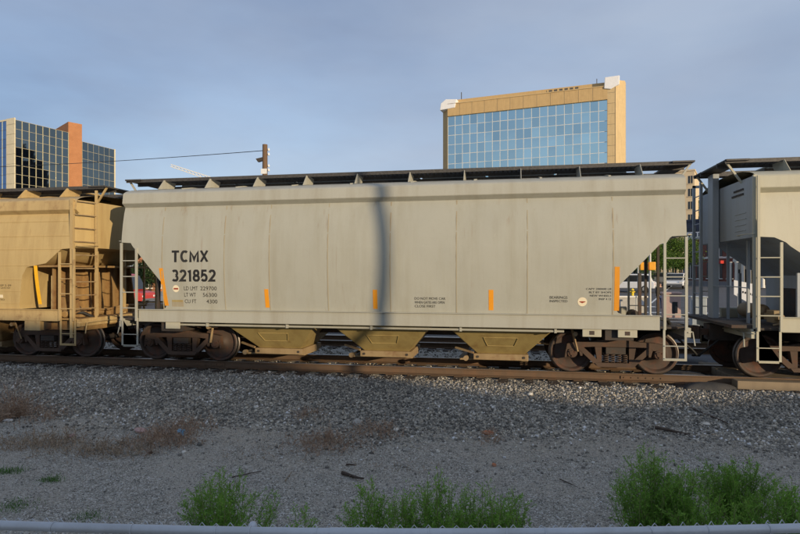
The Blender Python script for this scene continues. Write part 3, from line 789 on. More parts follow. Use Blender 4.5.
G = make_car(-.33, 'olive grey hopper car lettered TCMX 321852, whole in the middle', 'grey_paint', 'grey_trim', 'grey_paint',
    dict(stripes=[(-5.20, 1.42, 2.32, -.12), (-2.63, 1.40, 1.83, -.03), (-.07, 1.40, 1.83, 0), (2.48, 1.40, 1.84, 0), (5.04 - .0, 1.42, 2.33, 0)],
         vseams=[-5.28, -3.68, -2.56, -1.16, .28, 1.74, 3.24, 4.965], ladder_top=2.93, roofmat='grey_trim', postmat='under_frame'))
big_letters(G, 'TCMX', -5.02, 2.46, .28, .94, .215)
big_letters(G, '321852', -5.02, 2.0, .285, 1.12, .215)
for i, (a, b) in enumerate([('LD LMT', '229700'), ('LT WT', '56300'), ('CU FT', '4300')]):
    z = 1.795 - i * .155
    lettering(G, a, -4.72, z, .092, width=(.36, .30, .30)[i]); lettering(G, b, -3.88, z, .092, width=(.42, .36, .28)[i], align='r')
disc(G, -4.93, 1.83, .085, 'pale_decal', 'round_decal'); 
MB().add([(-4.99, -side_y(1.83) - .0055, 1.81), (-4.87, -side_y(1.83) - .0055, 1.81), (-4.87, -side_y(1.83) - .0055, 1.85), (-4.99, -side_y(1.83) - .0055, 1.85)], [(0, 1, 2, 3)]).build('decal_mark', 'red_decal', G)
side_patch(1.40, 1.56, -5.06, -4.76, .003).build('stencil_box', 'grey_paint_seam', G); side_patch(1.515, 1.56, -5.05, -4.77, .006).build('stencil_band', 'hopper_paint', G)
for i, s in enumerate(['DO NOT MOVE CAR', 'WHEN GATES ARE OPEN', 'CLOSE FIRST']):
    lettering(G, s, .82, 1.615 - i * .085, .055, fatten=0, width=(.68, .66, .46)[i])
lettering(G, 'BEARINGS', 3.70, 1.66, .055, fatten=0, width=.36); lettering(G, 'INSPECTED', 3.70, 1.585, .05, fatten=0, width=.36)
disc(G, 4.36, 1.60, .095, 'pale_decal', 'round_decal')
dz = side_y(1.60) + .0055
MB().add([(4.29, -dz, 1.60), (4.36, -dz, 1.57), (4.43, -dz, 1.60), (4.36, -dz, 1.63)], [(0, 1, 2, 3)]).build('decal_mark', 'red_decal', G)
for i, s in enumerate(['CAPY 200000 LB', 'BLT BY SHOPS', 'NEW WHEELS', 'INSP 4 12']):
    lettering(G, s, 4.93, 1.85 - i * .07, .04, fatten=0, width=(.50, .44, .42, .24)[i], align='r')

END_T = [(1.33, 4.72), (1.37, 4.70), (2.2, 4.86), (2.42, 5.0), (2.52, 5.55), (2.66, 5.72), (2.88, 5.98), (2.90, 6.25), (9, 6.25)]
L = make_car(-14.35, 'tan weathered hopper car with rusty end, cut by left edge', 'tan_paint', 'tan_trim', 'tan_paint',
    dict(stripes=[(5.32, 1.46, 2.46, -.07)], stripemat='yellow_reflector', hseams=[3.60, 3.22, 2.88, 2.46, 2.10, 1.80, 1.48], roofmat='tan_trim', postmat='tan_trim',
         gearmat='rusty_tan', platmat='rusty_tan', bulge=(0, .22), ends=(END_A, END_T), plain_plates=True, walkmat='dark_grating', ladder_top=2.88))
L.scale.z = .972
# ribbed bulkhead and ladder on its visible end
bk = MB().box(5.55, 5.60, -1.45, 1.45, 1.10, 2.45).build('end_bulkhead', 'rusty_tan', L)
for y in (-1.3, -.85, -.4, .05, .5, .95, 1.4): MB().prism([(5.60, 1.10), (5.86, 1.10), (5.66, 2.45), (5.60, 2.45)], y - .02, y + .02).build('rib', 'rusty_tan', bk)
MB().box(5.30, 6.22, -1.62, 1.62, 2.42, 2.47).build('end_shelf', 'rusty_tan', L)
el = MB().box(6.22, 6.30, -1.64, -1.56, .62, 4.16).box(6.44, 6.49, -1.05, -1.0, 1.05, 4.45).build('end_ladder', 'tan_trim', L)
for k in range(9): MB().tube([(6.30, -1.6, 1.35 + k * .345), (6.48, -1.02, 1.35 + k * .345)], RUNG_R * 1.2, 6).build('rung', 'gate_steel', el, 40)
MB().box(4.9, 5.35, -1.62, -1.46, .78, 1.03).build('jacking_pad', 'tan_trim', L, bevel=.01)
for k in range(9):
    y = -1.3 + k * .3; m = MB(); a = 5.95 + random.uniform(-.15, .15)
    if k % 3 == 0: m.lathe([(-.12, 0), (-.12, .09), (.12, .09), (.12, 0)], (a, y, 1.2), 'y', 12)
    else: m.box(a - .12, a + .1, y - .1, y + .12, 1.10, 1.22 + .06 * (k % 2))
    m.build('brake_fitting', 'rusty_tan', L, 40, .01)
MB().tube([(6.2, -1.5, 1.22), (6.0, -.9, 1.30), (6.15, -.2, 1.25), (6.05, .6, 1.33), (6.2, 1.4, 1.28)], .03, 8).build('brake_pipe', 'rusty_tan', L, 60)
MB().box(5.3, 6.4, -1.3, 1.3, .78, 1.05).build('end_underframe', 'rusty_tan', L)
lettering(L, 'INSP 5 09', 4.1, 1.92, .05, width=.42); lettering(L, 'GATE KEY', 4.2, 1.86, .04, width=.3)
side_patch(1.62, 1.70, 3.95, 4.25, .003).build('white_decal', 'pale_decal', L); lettering(L, 'TESTED', 3.97, 1.55, .045, width=.32)

END_R = [(1.33, 4.6), (1.40, 4.58), (1.86, 4.62), (2.72, 5.78), (2.80, 5.86), (2.90, 6.06), (2.92, 6.37), (9, 6.37)]
RC = make_car(13.70, 'pale beige hopper car with shaded blue grey end, cut by right edge', 'pale_paint', 'pale_trim', 'pale_in_shade',
    dict(stripes=[(-4.7, 1.42, 2.3, 0)], vseams=[-4.4, -3.0], roofmat='pale_trim', ends=(END_R, END_B), plain_plates=True, ladder_top_near=4.12, ladder_top=2.92, postmat='pale_in_shade'))
ce = MB().box(-6.52, -6.385, .30, .62, 1.1, 4.5).build('end_column', 'pale_in_shade', RC, bevel=.01)
for k in range(4): MB().box(-6.374, -6.362, -1.1, -.55, 3.08 + k * .12, 3.10 + k * .12).build('end_rib', 'pale_in_shade', RC, bevel=.008)
el = MB().box(-6.56, -6.50, 1.02, 1.08, 1.05, 4.42).box(-6.56, -6.50, 1.54, 1.60, 1.05, 4.42).box(-6.56, -6.36, 1.54, 1.60, 4.36, 4.42).build('end_ladder', 'pale_in_shade', RC)
for k in range(9): MB().tube([(-6.53, 1.05, 1.35 + k * .345), (-6.53, 1.57, 1.35 + k * .345)], RUNG_R, 6).build('rung', 'pale_in_shade', el, 40)
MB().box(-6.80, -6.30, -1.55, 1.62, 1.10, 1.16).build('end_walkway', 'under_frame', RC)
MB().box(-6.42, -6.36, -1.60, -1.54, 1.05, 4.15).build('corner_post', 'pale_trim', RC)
MB().tube([(-6.5, -1.5, 1.9), (-6.55, -.8, 1.92), (-6.5, .3, 1.9)], .012, 6).build('grab_iron', 'pale_in_shade', RC)
cl = MB(); n_ = 22   # round opening in the shaded bulkhead
cl.lathe([(-1.30, .0), (-1.30, .19), (-1.27, .21), (-1.27, 0)], (-4.75, 0, 1.72), 'y', n_).build('access_hole', 'under_frame', RC)
MB().box(-5.0, -4.55, -1.265, 1.265, 1.1, 2.25).build('bulkhead', 'pale_in_shade', RC)
for k in range(2):
    me = None
side_patch_end = MB()
for r in range(2):
    side_patch_end.box(-6.380, -6.372, -1.0, -.5 + .1 * r, 3.93 - r * .1, 3.97 - r * .1)
side_patch_end.build('end_stencil', 'under_frame', RC)

# ------------------------------------------------------------------ chain link fence in the foreground
fpts = [(-260, 512), (-100, 518.5), (0, 522), (100, 525), (200, 527.5), (300, 529.3), (400, 530), (500, 529.8), (600, 529), (700, 527.3), (800, 525), (900, 522), (1060, 516)]
FP = [at_depth(px, py + 3.4, 2.5) for px, py in fpts]
weathered('galvanised_pipe', (.54, .56, .58), (.30, .29, .27), .5, .7, .0, rough=.45, metal=.3)
fe = thing('chain_link_fence', 'galvanised chain link fence top rail across the bottom', 'fence', (FP[6].x, FP[6].y, -.62))
off = Vector((FP[6].x, FP[6].y, -.62))
MB().tube([p - off for p in FP], .0205, 16).build('top_rail', 'galvanised_pipe', fe, 60)
MB().tube([FP[5].lerp(FP[6], .30) - off, FP[5].lerp(FP[6], .78) - off], .0225, 16).build('rail_sleeve', 'galvanised_pipe', fe, 60)
def fpath(t):
    k = t * (len(FP) - 1); i = min(int(k), len(FP) - 2); return FP[i].lerp(FP[i+1], k - i)
flen = sum((b - a).length for a, b in zip(FP, FP[1:])); nd = int(flen / .035)
away = Vector((-S_, C_, 0))
wm = MB()
for i in range(0, nd, 2):
    a = fpath(i / nd) - off + away * .025; a2 = fpath(min(1, (i + 1) / nd)) - off + away * .028
    pts = [a2 + Vector((0, 0, -.03)), a2.lerp(a, .5) + Vector((0, 0, .006)), a + Vector((0, 0, .021 + random.uniform(0, .008))), a.lerp(a2, -.35) + Vector((0, 0, .012)), a.lerp(a2, -.9) + Vector((0, 0, -.03))]
    wm.tube(pts, .0021, 5)
    for j in range(22):      # zigzag down the wire
        q0 = (a2 if j % 2 == 0 else a.lerp(a2, -.9)) + Vector((0, 0, -.03 - j * .05)); q1 = (a.lerp(a2, -.9) if j % 2 == 0 else a2) + Vector((0, 0, -.08 - j * .05))
        wm.tube([q0, q1], .0021, 4, False)
tag(wm.build('chain_mesh', 'galvanised', fe), kind='stuff')
for px in (28, 57, 132, 216, 250, 330, 432, 468, 510, 545, 600, 660, 707, 768):
    a = fpath((px + 260) / 1320) if False else None
for px in (57, 132, 216, 250, 320, 432, 510, 545, 646, 707, 768):
    b = min(fpts, key=lambda q: abs(q[0] - px)); i = [q[0] for q in fpts].index(b[0]); i = min(max(i, 1), len(FP) - 2)
    j = i if fpts[i][0] <= px else i - 1
    a = FP[j].lerp(FP[j+1], (px - fpts[j][0]) / (fpts[j+1][0] - fpts[j][0])) - off
    dr = (FP[j+1] - FP[j]).normalized(); sk = random.choice((-.012, .0, .014))
    pts = [a + dr * (sk * k / 8) + away * (.0225 * math.cos(t)) + Vector((0, 0, .0225 * math.sin(t))) for k, t in enumerate(np.linspace(-2.4, 3.6, 15))]
    MB().tube(pts, .0022, 5).build('tie_wire', 'galvanised', fe, 60)
for px in (250, -160, 900):
    b = FP[0].lerp(FP[-1], (px + 260) / 1320) - off
    zt = b.z if px != 250 else fpath(.41).z - off.z
    MB().lathe([(0, .024), (zt - .02, .024), (zt + .012, .020), (zt + .026, .012), (zt + .03, 0)], (b.x + away.x * .045, b.y + away.y * .045, 0), 'z', 14).build('post', 'galvanised', fe, 50)

# ------------------------------------------------------------------ plants
def leaves_mesh(name, P, D, Ln, W, mat, tint, droop=.0):
    # a narrow diamond leaf per point: P base, D direction, Ln length, W width
    n = len(P); D = D / np.linalg.norm(D, axis=1)[:, None]
    rnd = RNG.normal(size=(n, 3)); side = np.cross(D, rnd); side /= np.linalg.norm(side, axis=1)[:, None]
    mid = P + D * (Ln * .5)[:, None]; tip = P + D * Ln[:, None]; tip[:, 2] -= droop * Ln
    V = np.stack([P, mid + side * (W * .5)[:, None], tip, mid - side * (W * .5)[:, None]], 1).reshape(-1, 3)
    Fq = np.arange(n * 4).reshape(n, 4)
    return np_mesh(name, V, Fq, mat, tint)
def weed(px, py_top, depth, half_w, label, n_stem=26, per=70, mat='weed_leaf', group='green weeds behind the fence', seed=0):
    rng = np.random.default_rng(seed + int(px))
    b = at_depth(px, HORIZON, depth); gx, gy = b.x, b.y; g0 = gz1(gx, gy)
    top = CAM[2] - (py_top - HORIZON) / F_PX * depth; H = top - g0; Wd = half_w * 1.3 / F_PX * depth
    w = thing('weed_plant', label, 'weed', (gx, gy, g0), 0, group)
    P = []; D = []; Ln = []; stems = MB()
    for s in range(int(n_stem * 1.25)):
        ang = rng.uniform(0, 2*math.pi); sp = rng.uniform(0, 1) ** .6; h = H * (1 - .34 * sp * rng.uniform(.4, 1.4)) * rng.uniform(.78, 1.0)
        if s < 4: sp, h = .12 + .1 * s, H * (1 - .035 * s)
        dx, dy = math.cos(ang) * sp * Wd, math.sin(ang) * sp * Wd * .8
        pts = []; bend = rng.uniform(-.05, .05, 2)
        for k in range(9):
            t = k / 8; r = t ** .75
            pts.append((dx * r + bend[0] * math.sin(t * 3) , dy * r + bend[1] * math.sin(t * 3), h * t))
        stems.tube(pts, [.0055 * (1 - .7 * k / 8) for k in range(9)], 4, False)
        nb = int(per * 1.5)
        ts = rng.uniform(.12, 1, nb) ** .8; A = np.array(pts)
        q = np.stack([np.interp(ts, np.linspace(0, 1, 9), A[:, i]) for i in range(3)], 1)
        # side shoots: offset points out from the stem
        off_ = rng.normal(size=(nb, 3)) * np.array([.034, .034, .03]) * (1.15 - .75 * ts)[:, None] * min(1.4, H / .9)
        d = rng.normal(size=(nb, 3)) * .55 + off_ * 9 + np.array([0, 0, .75])
        P.append(q + off_); D.append(d); Ln.append(rng.uniform(.028, .068, nb) * (1.1 - .45 * ts))
        if True:
            for k in range(2, 8):
                a = Vector(pts[k]); e = a + Vector((rng.normal() * .07, rng.normal() * .07, .08 + .05 * rng.uniform()))
                stems.tube([a, e], [.0018, .0008], 3, False)
                m = 26; tt = rng.uniform(.1, 1, m); q = np.array(a) + (np.array(e) - np.array(a)) * tt[:, None]
                P.append(q); D.append(rng.normal(size=(m, 3)) * .6 + np.array(e - a) / (e - a).length); Ln.append(rng.uniform(.018, .04, m))
    P = np.concatenate(P); D = np.concatenate(D); Ln = np.concatenate(Ln); n = len(P)
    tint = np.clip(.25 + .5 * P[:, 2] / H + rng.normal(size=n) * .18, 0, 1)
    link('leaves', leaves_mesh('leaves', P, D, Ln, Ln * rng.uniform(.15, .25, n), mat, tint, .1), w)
    stems.build('stem', 'weed_stem', w)
    return w
plain('weed_stem', (.22, .24, .09), .7)
weed(228, 464, 5.2, 42, 'green weed clump standing alone at left behind the fence rail', 44, 90)
weed(298, 506, 4.7, 20, 'sparse short weed between the two left clumps', 9, 40)
weed(372, 476, 4.9, 26, 'slim pointed green weed left of the middle clump', 24, 80)
weed(436, 470, 4.9, 34, 'tallest bushy weed of the middle clump', 36, 90)
weed(404, 492, 4.8, 26, 'short weed between the slim and the tallest middle weeds', 22, 80)
weed(466, 486, 5.0, 26, 'weed just right of the tallest middle one', 24, 80)
weed(512, 490, 4.8, 22, 'thin weed at the far right of the middle clump', 16, 70)
weed(684, 478, 5.2, 34, 'leafy weed joined to the right of the largest one', 36, 90)
weed(492, 482, 4.8, 34, 'pointed weed near the right end of the middle clump', 28, 80)
weed(650, 440, 5.4, 34, 'largest dark green weed right of the bare gravel', 60, 105)
weed(712, 490, 5.0, 38, 'low pale green weed between the two right clumps', 40, 85)
weed(738, 458, 6.1, 42, 'spreading green weed further back at right', 48, 95)
weed(786, 478, 5.0, 34, 'green weed cut by the right edge', 44, 90)
def tuft(px, py, r, n, label, mat='grass_leaf', h=.12, seed=0):
    b = at_depth(px, HORIZON, 8.0); r_ = ray(px, py); t = (-.61 - CAM[2]) / r_[2]
    gx, gy = CAM[0] + t * r_[0], CAM[1] + t * r_[1]; rng = np.random.default_rng(seed + int(px))
    th = thing('grass_tuft', label, 'grass', (gx, gy, gz1(gx, gy)), 0, 'small grass tufts on the gravel')
    P = np.stack([rng.normal(size=n) * r * .5, rng.normal(size=n) * r * .4, np.zeros(n) - .01], 1)
    D = np.stack([rng.normal(size=n) * .5, rng.normal(size=n) * .5, np.ones(n)], 1)
    link('blades', leaves_mesh('blades', P, D, rng.uniform(.4, 1, n) * h, rng.uniform(.004, .008, n), mat, rng.uniform(0, 1, n), .15), th)['kind'] = 'stuff'
tuft(8, 474, .20, 260, 'small bright grass tuft at the left edge'); tuft(50, 483, .16, 220, 'small grass tuft on gravel above left fence rail', h=.10)
tuft(14, 510, .25, 260, 'low grass tuft close to the fence at the left corner', h=.09); tuft(88, 520, .2, 160, 'thin grass by the fence rail below the left tuft', h=.08)
def brush(px, py, w, h, n, label, mat='dry_twig', seed=0, lean=0.):
    r_ = ray(px, py); z0 = -.5; t = (z0 - CAM[2]) / r_[2]
    gx, gy = CAM[0] + t * r_[0], CAM[1] + t * r_[1]; g0 = gz1(gx, gy); rng = np.random.default_rng(seed + int(px * 3 + py))
    th = thing('dry_brush', label, 'dead weed', (gx, gy, g0), 0, 'dead dry weeds on the ballast foot')
    P = []; D = []; Ln = []; Wt = []
    for s in range(int(n * .62)):
        x0 = rng.normal() * w * .62; y0 = rng.normal() * .24; p = np.array([x0, y0, -.01])
        d = np.array([rng.normal() * .75 + lean, rng.normal() * .6, 1.0]); d /= np.linalg.norm(d)
        Ls = h * rng.uniform(.3, 1.0) * math.exp(-.5 * (x0 / (w * .9)) ** 2); k = 5
        for j in range(k):
            P.append(p.copy()); D.append(d.copy()); Ln.append(Ls / k * 1.15); Wt.append(.013)
            p = p + d * Ls / k; d = d + rng.normal(size=3) * .28; d /= np.linalg.norm(d)
            if j > 0:
                for q in range(2): P.append(p.copy()); D.append(d + rng.normal(size=3) * .8); Ln.append(Ls * rng.uniform(.12, .3)); Wt.append(.008)
    n2 = len(P); link('twigs', leaves_mesh('twigs', np.array(P), np.array(D), np.array(Ln), np.array(Wt), mat, rng.uniform(0, 1, n2)), th)['kind'] = 'stuff'
brush(12, 414, .11, .78, 330, 'tall rusty dry weed standing at the left edge', 'red_twig', lean=.1)
brush(48, 415, .22, .32, 120, 'small rusty dry weed right of the tall left one', 'red_twig')
brush(28, 438, .75, .24, 420, 'dark dry brush matted under the white scrap at left')
brush(55, 436, .20, .42, 120, 'pale straw weed leaning in the left brush', lean=.35)
brush(85, 444, .8, .22, 420, 'flat brown dry brush left of the pink rag')
brush(120, 446, .6, .24, 320, 'flat brown dry brush below the pink rag')
brush(165, 436, .6, .40, 420, 'rust brown dry brush above the blue scrap', 'red_twig')
brush(185, 424, .5, .32, 260, 'rust brown dry brush beside the ballast edge', 'red_twig')
brush(310, 414, .25, .22, 160, 'small reddish dead weed above the middle brush', 'red_twig')
brush(322, 438, .62, .30, 420, 'reddish dead brush in the middle of the bank', 'red_twig')
brush(378, 426, .5, .28, 300, 'reddish dead brush right of the grey stone', 'red_twig')
brush(490, 434, .18, .2, 90, 'lone small reddish dead weed right of centre', 'red_twig')
brush(395, 460, .9, .07, 160, 'flat litter of dead stems on the gravel, centre'); brush(260, 446, .8, .08, 160, 'flat litter of dead stems left of the middle brush')

# ------------------------------------------------------------------ litter, stones, sticks
def on_ground(px, py):
    r_ = ray(px, py); z = -.55
    for _ in range(6):
        t = (z - CAM[2]) / r_[2]; gx, gy = CAM[0] + t * r_[0], CAM[1] + t * r_[1]; z = gz1(gx, gy)
    return gx, gy, z
def rock(px, py, r, mat, label, name='rock', cat='rock', flat=.7, seed=1):
    gx, gy, g = on_ground(px, py); rng = random.Random(seed + int(px))
    import bmesh
    bm = bmesh.new(); bmesh.ops.create_icosphere(bm, subdivisions=2, radius=1)
    ax = [Vector((rng.gauss(0, 1), rng.gauss(0, 1), rng.gauss(0, 1))).normalized() for _ in range(7)]
    for v in bm.verts:
        k = 1.
        for a in ax: k = min(k, .78 / max(.2, v.co.normalized().dot(a)) if v.co.normalized().dot(a) > .6 else 1.)
        v.co = Vector((v.co.x * r * k, v.co.y * r * .8 * k, v.co.z * r * flat * k))
    me = bpy.data.meshes.new(name); bm.to_mesh(me); bm.free(); me.materials.append(MATS[mat])
    o = link(name, me); o.location = (gx, gy, g + r * flat * .45); o.rotation_euler = (rng.uniform(-.2, .2), rng.uniform(-.2, .2), rng.uniform(0, 6))
    return tag(o, label, cat)
rock(530, 395, .07, 'white_rock', 'pale cream rock lying on the lit ballast')
rock(357, 425, .11, 'concrete', 'pale grey stone between the reddish dead brush')
rock(141, 432, .13, 'pink_rag', 'crumpled pinkish rag in the dry brush', 'rag', 'litter', .45)
rock(8, 421, .09, 'lit_plastic_white', 'white scrap of litter at the left edge', 'litter_scrap', 'litter', .35)
rock(42, 416, .05, 'lit_plastic_white', 'small white scrap above the straw weed', 'litter_scrap', 'litter', .5)
rock(161, 442, .07, 'white_rock', 'whitish lump at the foot of the dry brush')
rock(72, 437, .06, 'pink_rag', 'small pinkish stone in the left brush'); rock(65, 443, .04, 'white_rock', 'small pale stone under the left brush')
rock(184, 453, .04, 'white_rock', 'small white stone below the blue scrap'); rock(150, 454, .05, 'cast_iron', 'dark lump lying below the whitish lump', 'rock')
rock(494, 466, .045, 'salmon_brick', 'small reddish stone on bare gravel', 'rock')
rock(488, 434, .11, 'salmon_brick', 'reddish brick rubble beside the lone dead weed', 'rubble', 'rubble', .4)
rock(602, 402, .05, 'white_rock', 'pale stone on the ballast below the right truck'); rock(396, 431, .06, 'white_rock', 'whitish stone right of the middle brush')
rock(706, 412, .09, 'white_rock', 'pale tan flat stone on the dirt mound', flat=.35); rock(715, 419, .07, 'timber', 'tan flat chip below the pale stone', 'rock', flat=.3)
def crumpled(px, py, w, mat, label, seed=3):
    gx, gy, g = on_ground(px, py); rng = random.Random(seed); n = 7; vs = []; fs = []
    for i in range(n):
        for j in range(n): vs.append(((i/(n-1)-.5)*w + rng.gauss(0, .008), (j/(n-1)-.5)*w*.7 + rng.gauss(0, .008), .03 + abs(rng.gauss(0, .03)) + .05*math.sin(i*.9)*math.cos(j)))
    for i in range(n-1):
        for j in range(n-1): a = i*n+j; fs.append((a, a+1, a+1+n, a+n))
    o = MB().add(vs, fs).build('plastic_scrap', mat); o.location = (gx, gy, g + .02); o.rotation_euler = (.5, .1, rng.uniform(0, 3)); tag(o, label, 'litter')
    s = o.modifiers.new('thick', 'SOLIDIFY'); s.thickness = .003
crumpled(181, 436, .14, 'blue_plastic', 'crumpled light blue plastic scrap in the brush')
def stick(px0, py0, px1, py1, r, label, mat='dead_stick'):
    a = Vector(on_ground(px0, py0)); b = Vector(on_ground(px1, py1)); a.z += r * 1.2; b.z += r * 1.2; d = b - a
    sdw = d.cross(Vector((0, 0, 1))).normalized()
    pts = [a + d * t + sdw * r * .5 * math.sin(t * 5 + px0) + Vector((0, 0, r * .5 * math.sin(t * 4 + px0))) for t in np.linspace(0, 1, 9)]
    for p in pts: p.z = max(p.z, gz1(p.x, p.y) + r * .6)
    m = MB().tube(pts, [r * (1.05 - .5 * t) for t in np.linspace(0, 1, 9)], 7)
    m.tube([pts[3], pts[3] + d * .14 + sdw * .10 + Vector((0, 0, .03))], [r * .5, r * .2], 5)
    o = m.build('stick', mat, smooth=60); tag(o, label, 'stick')
stick(342, 475, 364, 481, .024, 'dark broken stick lying on the gravel'); stick(346, 466, 356, 466, .014, 'short dark stick above the broken one')
stick(232, 478, 262, 472, .009, 'thin twig lying right of the alone weed clump'); stick(285, 482, 292, 472, .007, 'thin pale upright twig on gravel', 'timber')
stick(655, 424, 690, 436, .028, 'dark stick half buried in the dirt mound'); stick(690, 405, 728, 412, .018, 'thin dark stick near the crossing boards')
stick(560, 480, 578, 488, .007, 'thin dark twig on the right gravel')

# ------------------------------------------------------------------ big gold office block
def frame_at(p0, p1):
    """local frame of a facade: x along p0->p1, y away, z up"""
    d = (p1 - p0); d.z = 0; w = d.length; return math.atan2(d.y, d.x), w
p0 = at_depth(441, HORIZON, 202.5); p1 = at_depth(626, HORIZON, 180.0)
ang, W = frame_at(p0, p1); base = gz1(p0.x, p0.y)
TOPZ = (HORIZON - 76) / F_PX * 180 + CAM[2] - base
B = thing('office_block', 'gold stone office block with blue mirror glass front', 'building', (p0.x, p0.y, base), ang)
Dp = 24.; chm = 3.0
ch = 2.2
GT = TOPZ - 7.0         # top of the glass
wall = MB()
gx0, gx1 = 2.6, W - 5.6
wall.prism([(gx0, -.6), (gx0, 1.5), (gx1, 1.5), (gx1, -.6)][:0] or [(gx0, 1.2), (gx1, 1.2), (gx1, Dp), (gx0, Dp)], 0, TOPZ - 4, 'z')
wall.build('wall', 'gold_stone', B)
MB().prism([(0, 2.5), (gx0, -.3), (gx0, Dp), (0, Dp)], 0, TOPZ - 3.2, 'z').build('corner_pier', 'gold_stone', B)
MB().prism([(gx1, -.7), (W - 3.2, -.7), (W - .3, 1.4), (W, 4), (W, Dp), (gx1, Dp)], 0, TOPZ - 1.0, 'z').build('corner_pier', 'gold_stone_light', B)
MB().prism([(gx1 + 2.35, -.75), (gx1 + 2.45, -.75), (gx1 + 2.45, -.70), (gx1 + 2.35, -.70)], 0, TOPZ - 1.2, 'z').build('pier_joint', 'roof_dark', B)
fas = MB().prism([(gx0, -.7), (gx1, -.7), (gx1, 3), (gx0, 3)], GT, GT + 4.2, 'z').build('fascia', 'gold_stone', B)
MB().prism([(gx0 + .2, 1.4), (gx1 + .5, 1.4), (gx1 + .5, Dp - 2), (gx0 + .2, Dp - 2)], GT + 4.2, TOPZ - .8, 'z').build('penthouse', 'gold_stone', B)
ve = MB().box(W - 25, W - 14.5, 1.33, 1.39, TOPZ - 3.4, TOPZ - 1.2).build('vent', 'roof_dark', B)
for k in range(7): MB().box(W - 24.9 + k * 1.7, W - 24.3 + k * 1.7, 1.25, 1.33, TOPZ - 3.4, TOPZ - 1.2).build('vent_fin', 'gold_stone', ve)
MB().prism([(-.2, TOPZ - 4.6), (5.4, TOPZ - 4.2), (6.1, TOPZ - 1.3), (2.0, TOPZ - .9), (.2, TOPZ - 2.2)], -.9, 3.5).build('corner_cap', 'white_panel', B, bevel=.15)
MB().prism([(gx1 - 1., TOPZ - 3.5), (gx1 + 1., TOPZ - 3.9), (gx1 + 3.6, TOPZ - 2.6), (gx1 + 3.7, TOPZ + .2), (gx1 - .8, TOPZ + .1)], -1.1, 3.).build('corner_cap', 'white_panel', B, bevel=.15)
for k in range(12): MB().box(gx0 + k * (gx1 - gx0) / 12 - .04, gx0 + k * (gx1 - gx0) / 12 + .04, -.715, -.701, GT, GT + 4.2).build('panel_joint', 'roof_dark', fas)
for k in range(8): MB().box(gx1 + .02, W - 3.25, -.715, -.701, TOPZ - 5 - k * 3.42, TOPZ - 4.93 - k * 3.42).build('panel_joint', 'roof_dark', B)
MB().box(gx0, gx1, -.9, 1.3, GT + 4.2, GT + 4.45).build('coping', 'gold_stone_light', B)
for xx, hh in ((6.5, 3.2), (W - 9, 2.2), (W - 3, 1.8)): MB().box(xx - .12, xx + .12, 4, 4.24, TOPZ - 1, TOPZ + hh - .6).build('rooftop_mast', 'roof_dark', B)
ncol, pw, ph = 20, (gx1 - gx0) / 20, 3.42
pane = MB().box(.06, pw - .06, -.04, 0, .06, ph - .06).mesh('glass_pane', 'blue_glass')
for r in range(11):
    for c in range(ncol):
        o = link('glass_pane', pane, B); o.location = (gx0 + c * pw, -.085, GT - (r + 1) * ph)
        o.rotation_euler = (max(-.014, min(.014, random.gauss(0, .008))), 0, max(-.018, min(.018, random.gauss(0, .01))))
m = MB()
for c in range(ncol + 1): MB().box(gx0 + c*pw - .10, gx0 + c*pw + .10, -.16, 0, GT - 11*ph, GT).build('mullion', 'mullion', B)
for r in range(12): MB().box(gx0, gx1, -.13, 0, GT - r*ph - .1, GT - r*ph + .1).build('transom', 'mullion', B)
MB().box(gx0, gx1, 0.02, 1.2, GT - 11*ph, GT).build('glazing_back', 'roof_dark', B)
MB().box(gx0, gx1, -.3, 1.2, 0, GT - 11*ph - .1).build('lower_wall', 'gold_stone', B)

# ------------------------------------------------------------------ dark glass offices at left with brick stair tower
p0 = at_depth(15.5, HORIZON, 110); p1 = at_depth(69, HORIZON, 120.)
ang, W = frame_at(p0, p1); base = gz1(p0.x, p0.y); TOPZ = (HORIZON - 119.5) / F_PX * 110 + CAM[2] - base
B = thing('glass_offices', 'dark mirror glass offices with orange brick stair tower at left', 'building', (p0.x, p0.y, base), ang)
MB().prism([(0, .25), (W, .25), (W, 16), (0, 16)], 0, TOPZ - .1, 'z').build('wall', 'roof_dark', B)
MB().box(-.25, -.02, -.05, 2.5, 0, TOPZ + .35).build('corner_pier', 'cream_panel', B)
for k in range(14): MB().box(-.29, -.015, -.08, 2.52, TOPZ - .9 - k*1.95, TOPZ - .82 - k*1.95).build('pier_joint', 'mullion_gold', B)
ncol = 8; pw = W / ncol; ph = 1.78
pane = MB().box(.03, pw - .03, -.03, 0, .03, ph - .03).mesh('glass_pane', 'dark_glass')
def curtain(parent, x0, y0, cols, rows, top, pw, ph, pane, rz=0.):   # rz: panes hung slightly out of line
    for r in range(rows):
        for c in range(cols):
            o = link('glass_pane', pane, parent); o.location = (x0 + c * pw, y0, top - (r + 1) * ph)
            o.rotation_euler = (random.gauss(0, .003), 0, random.gauss(rz, .004))
    for c in range(cols + 1): MB().box(x0 + c*pw - .035, x0 + c*pw + .035, y0 - .10, y0 + .02, top - rows*ph, top).build('mullion', 'mullion_gold', parent)
    for r in range(rows + 1): MB().box(x0, x0 + cols*pw, y0 - .075, y0 + .02, top - r*ph - .03, top - r*ph + .03).build('transom', 'mullion_gold', parent)
curtain(B, 0, .2, 8, 11, TOPZ, pw, ph, pane)
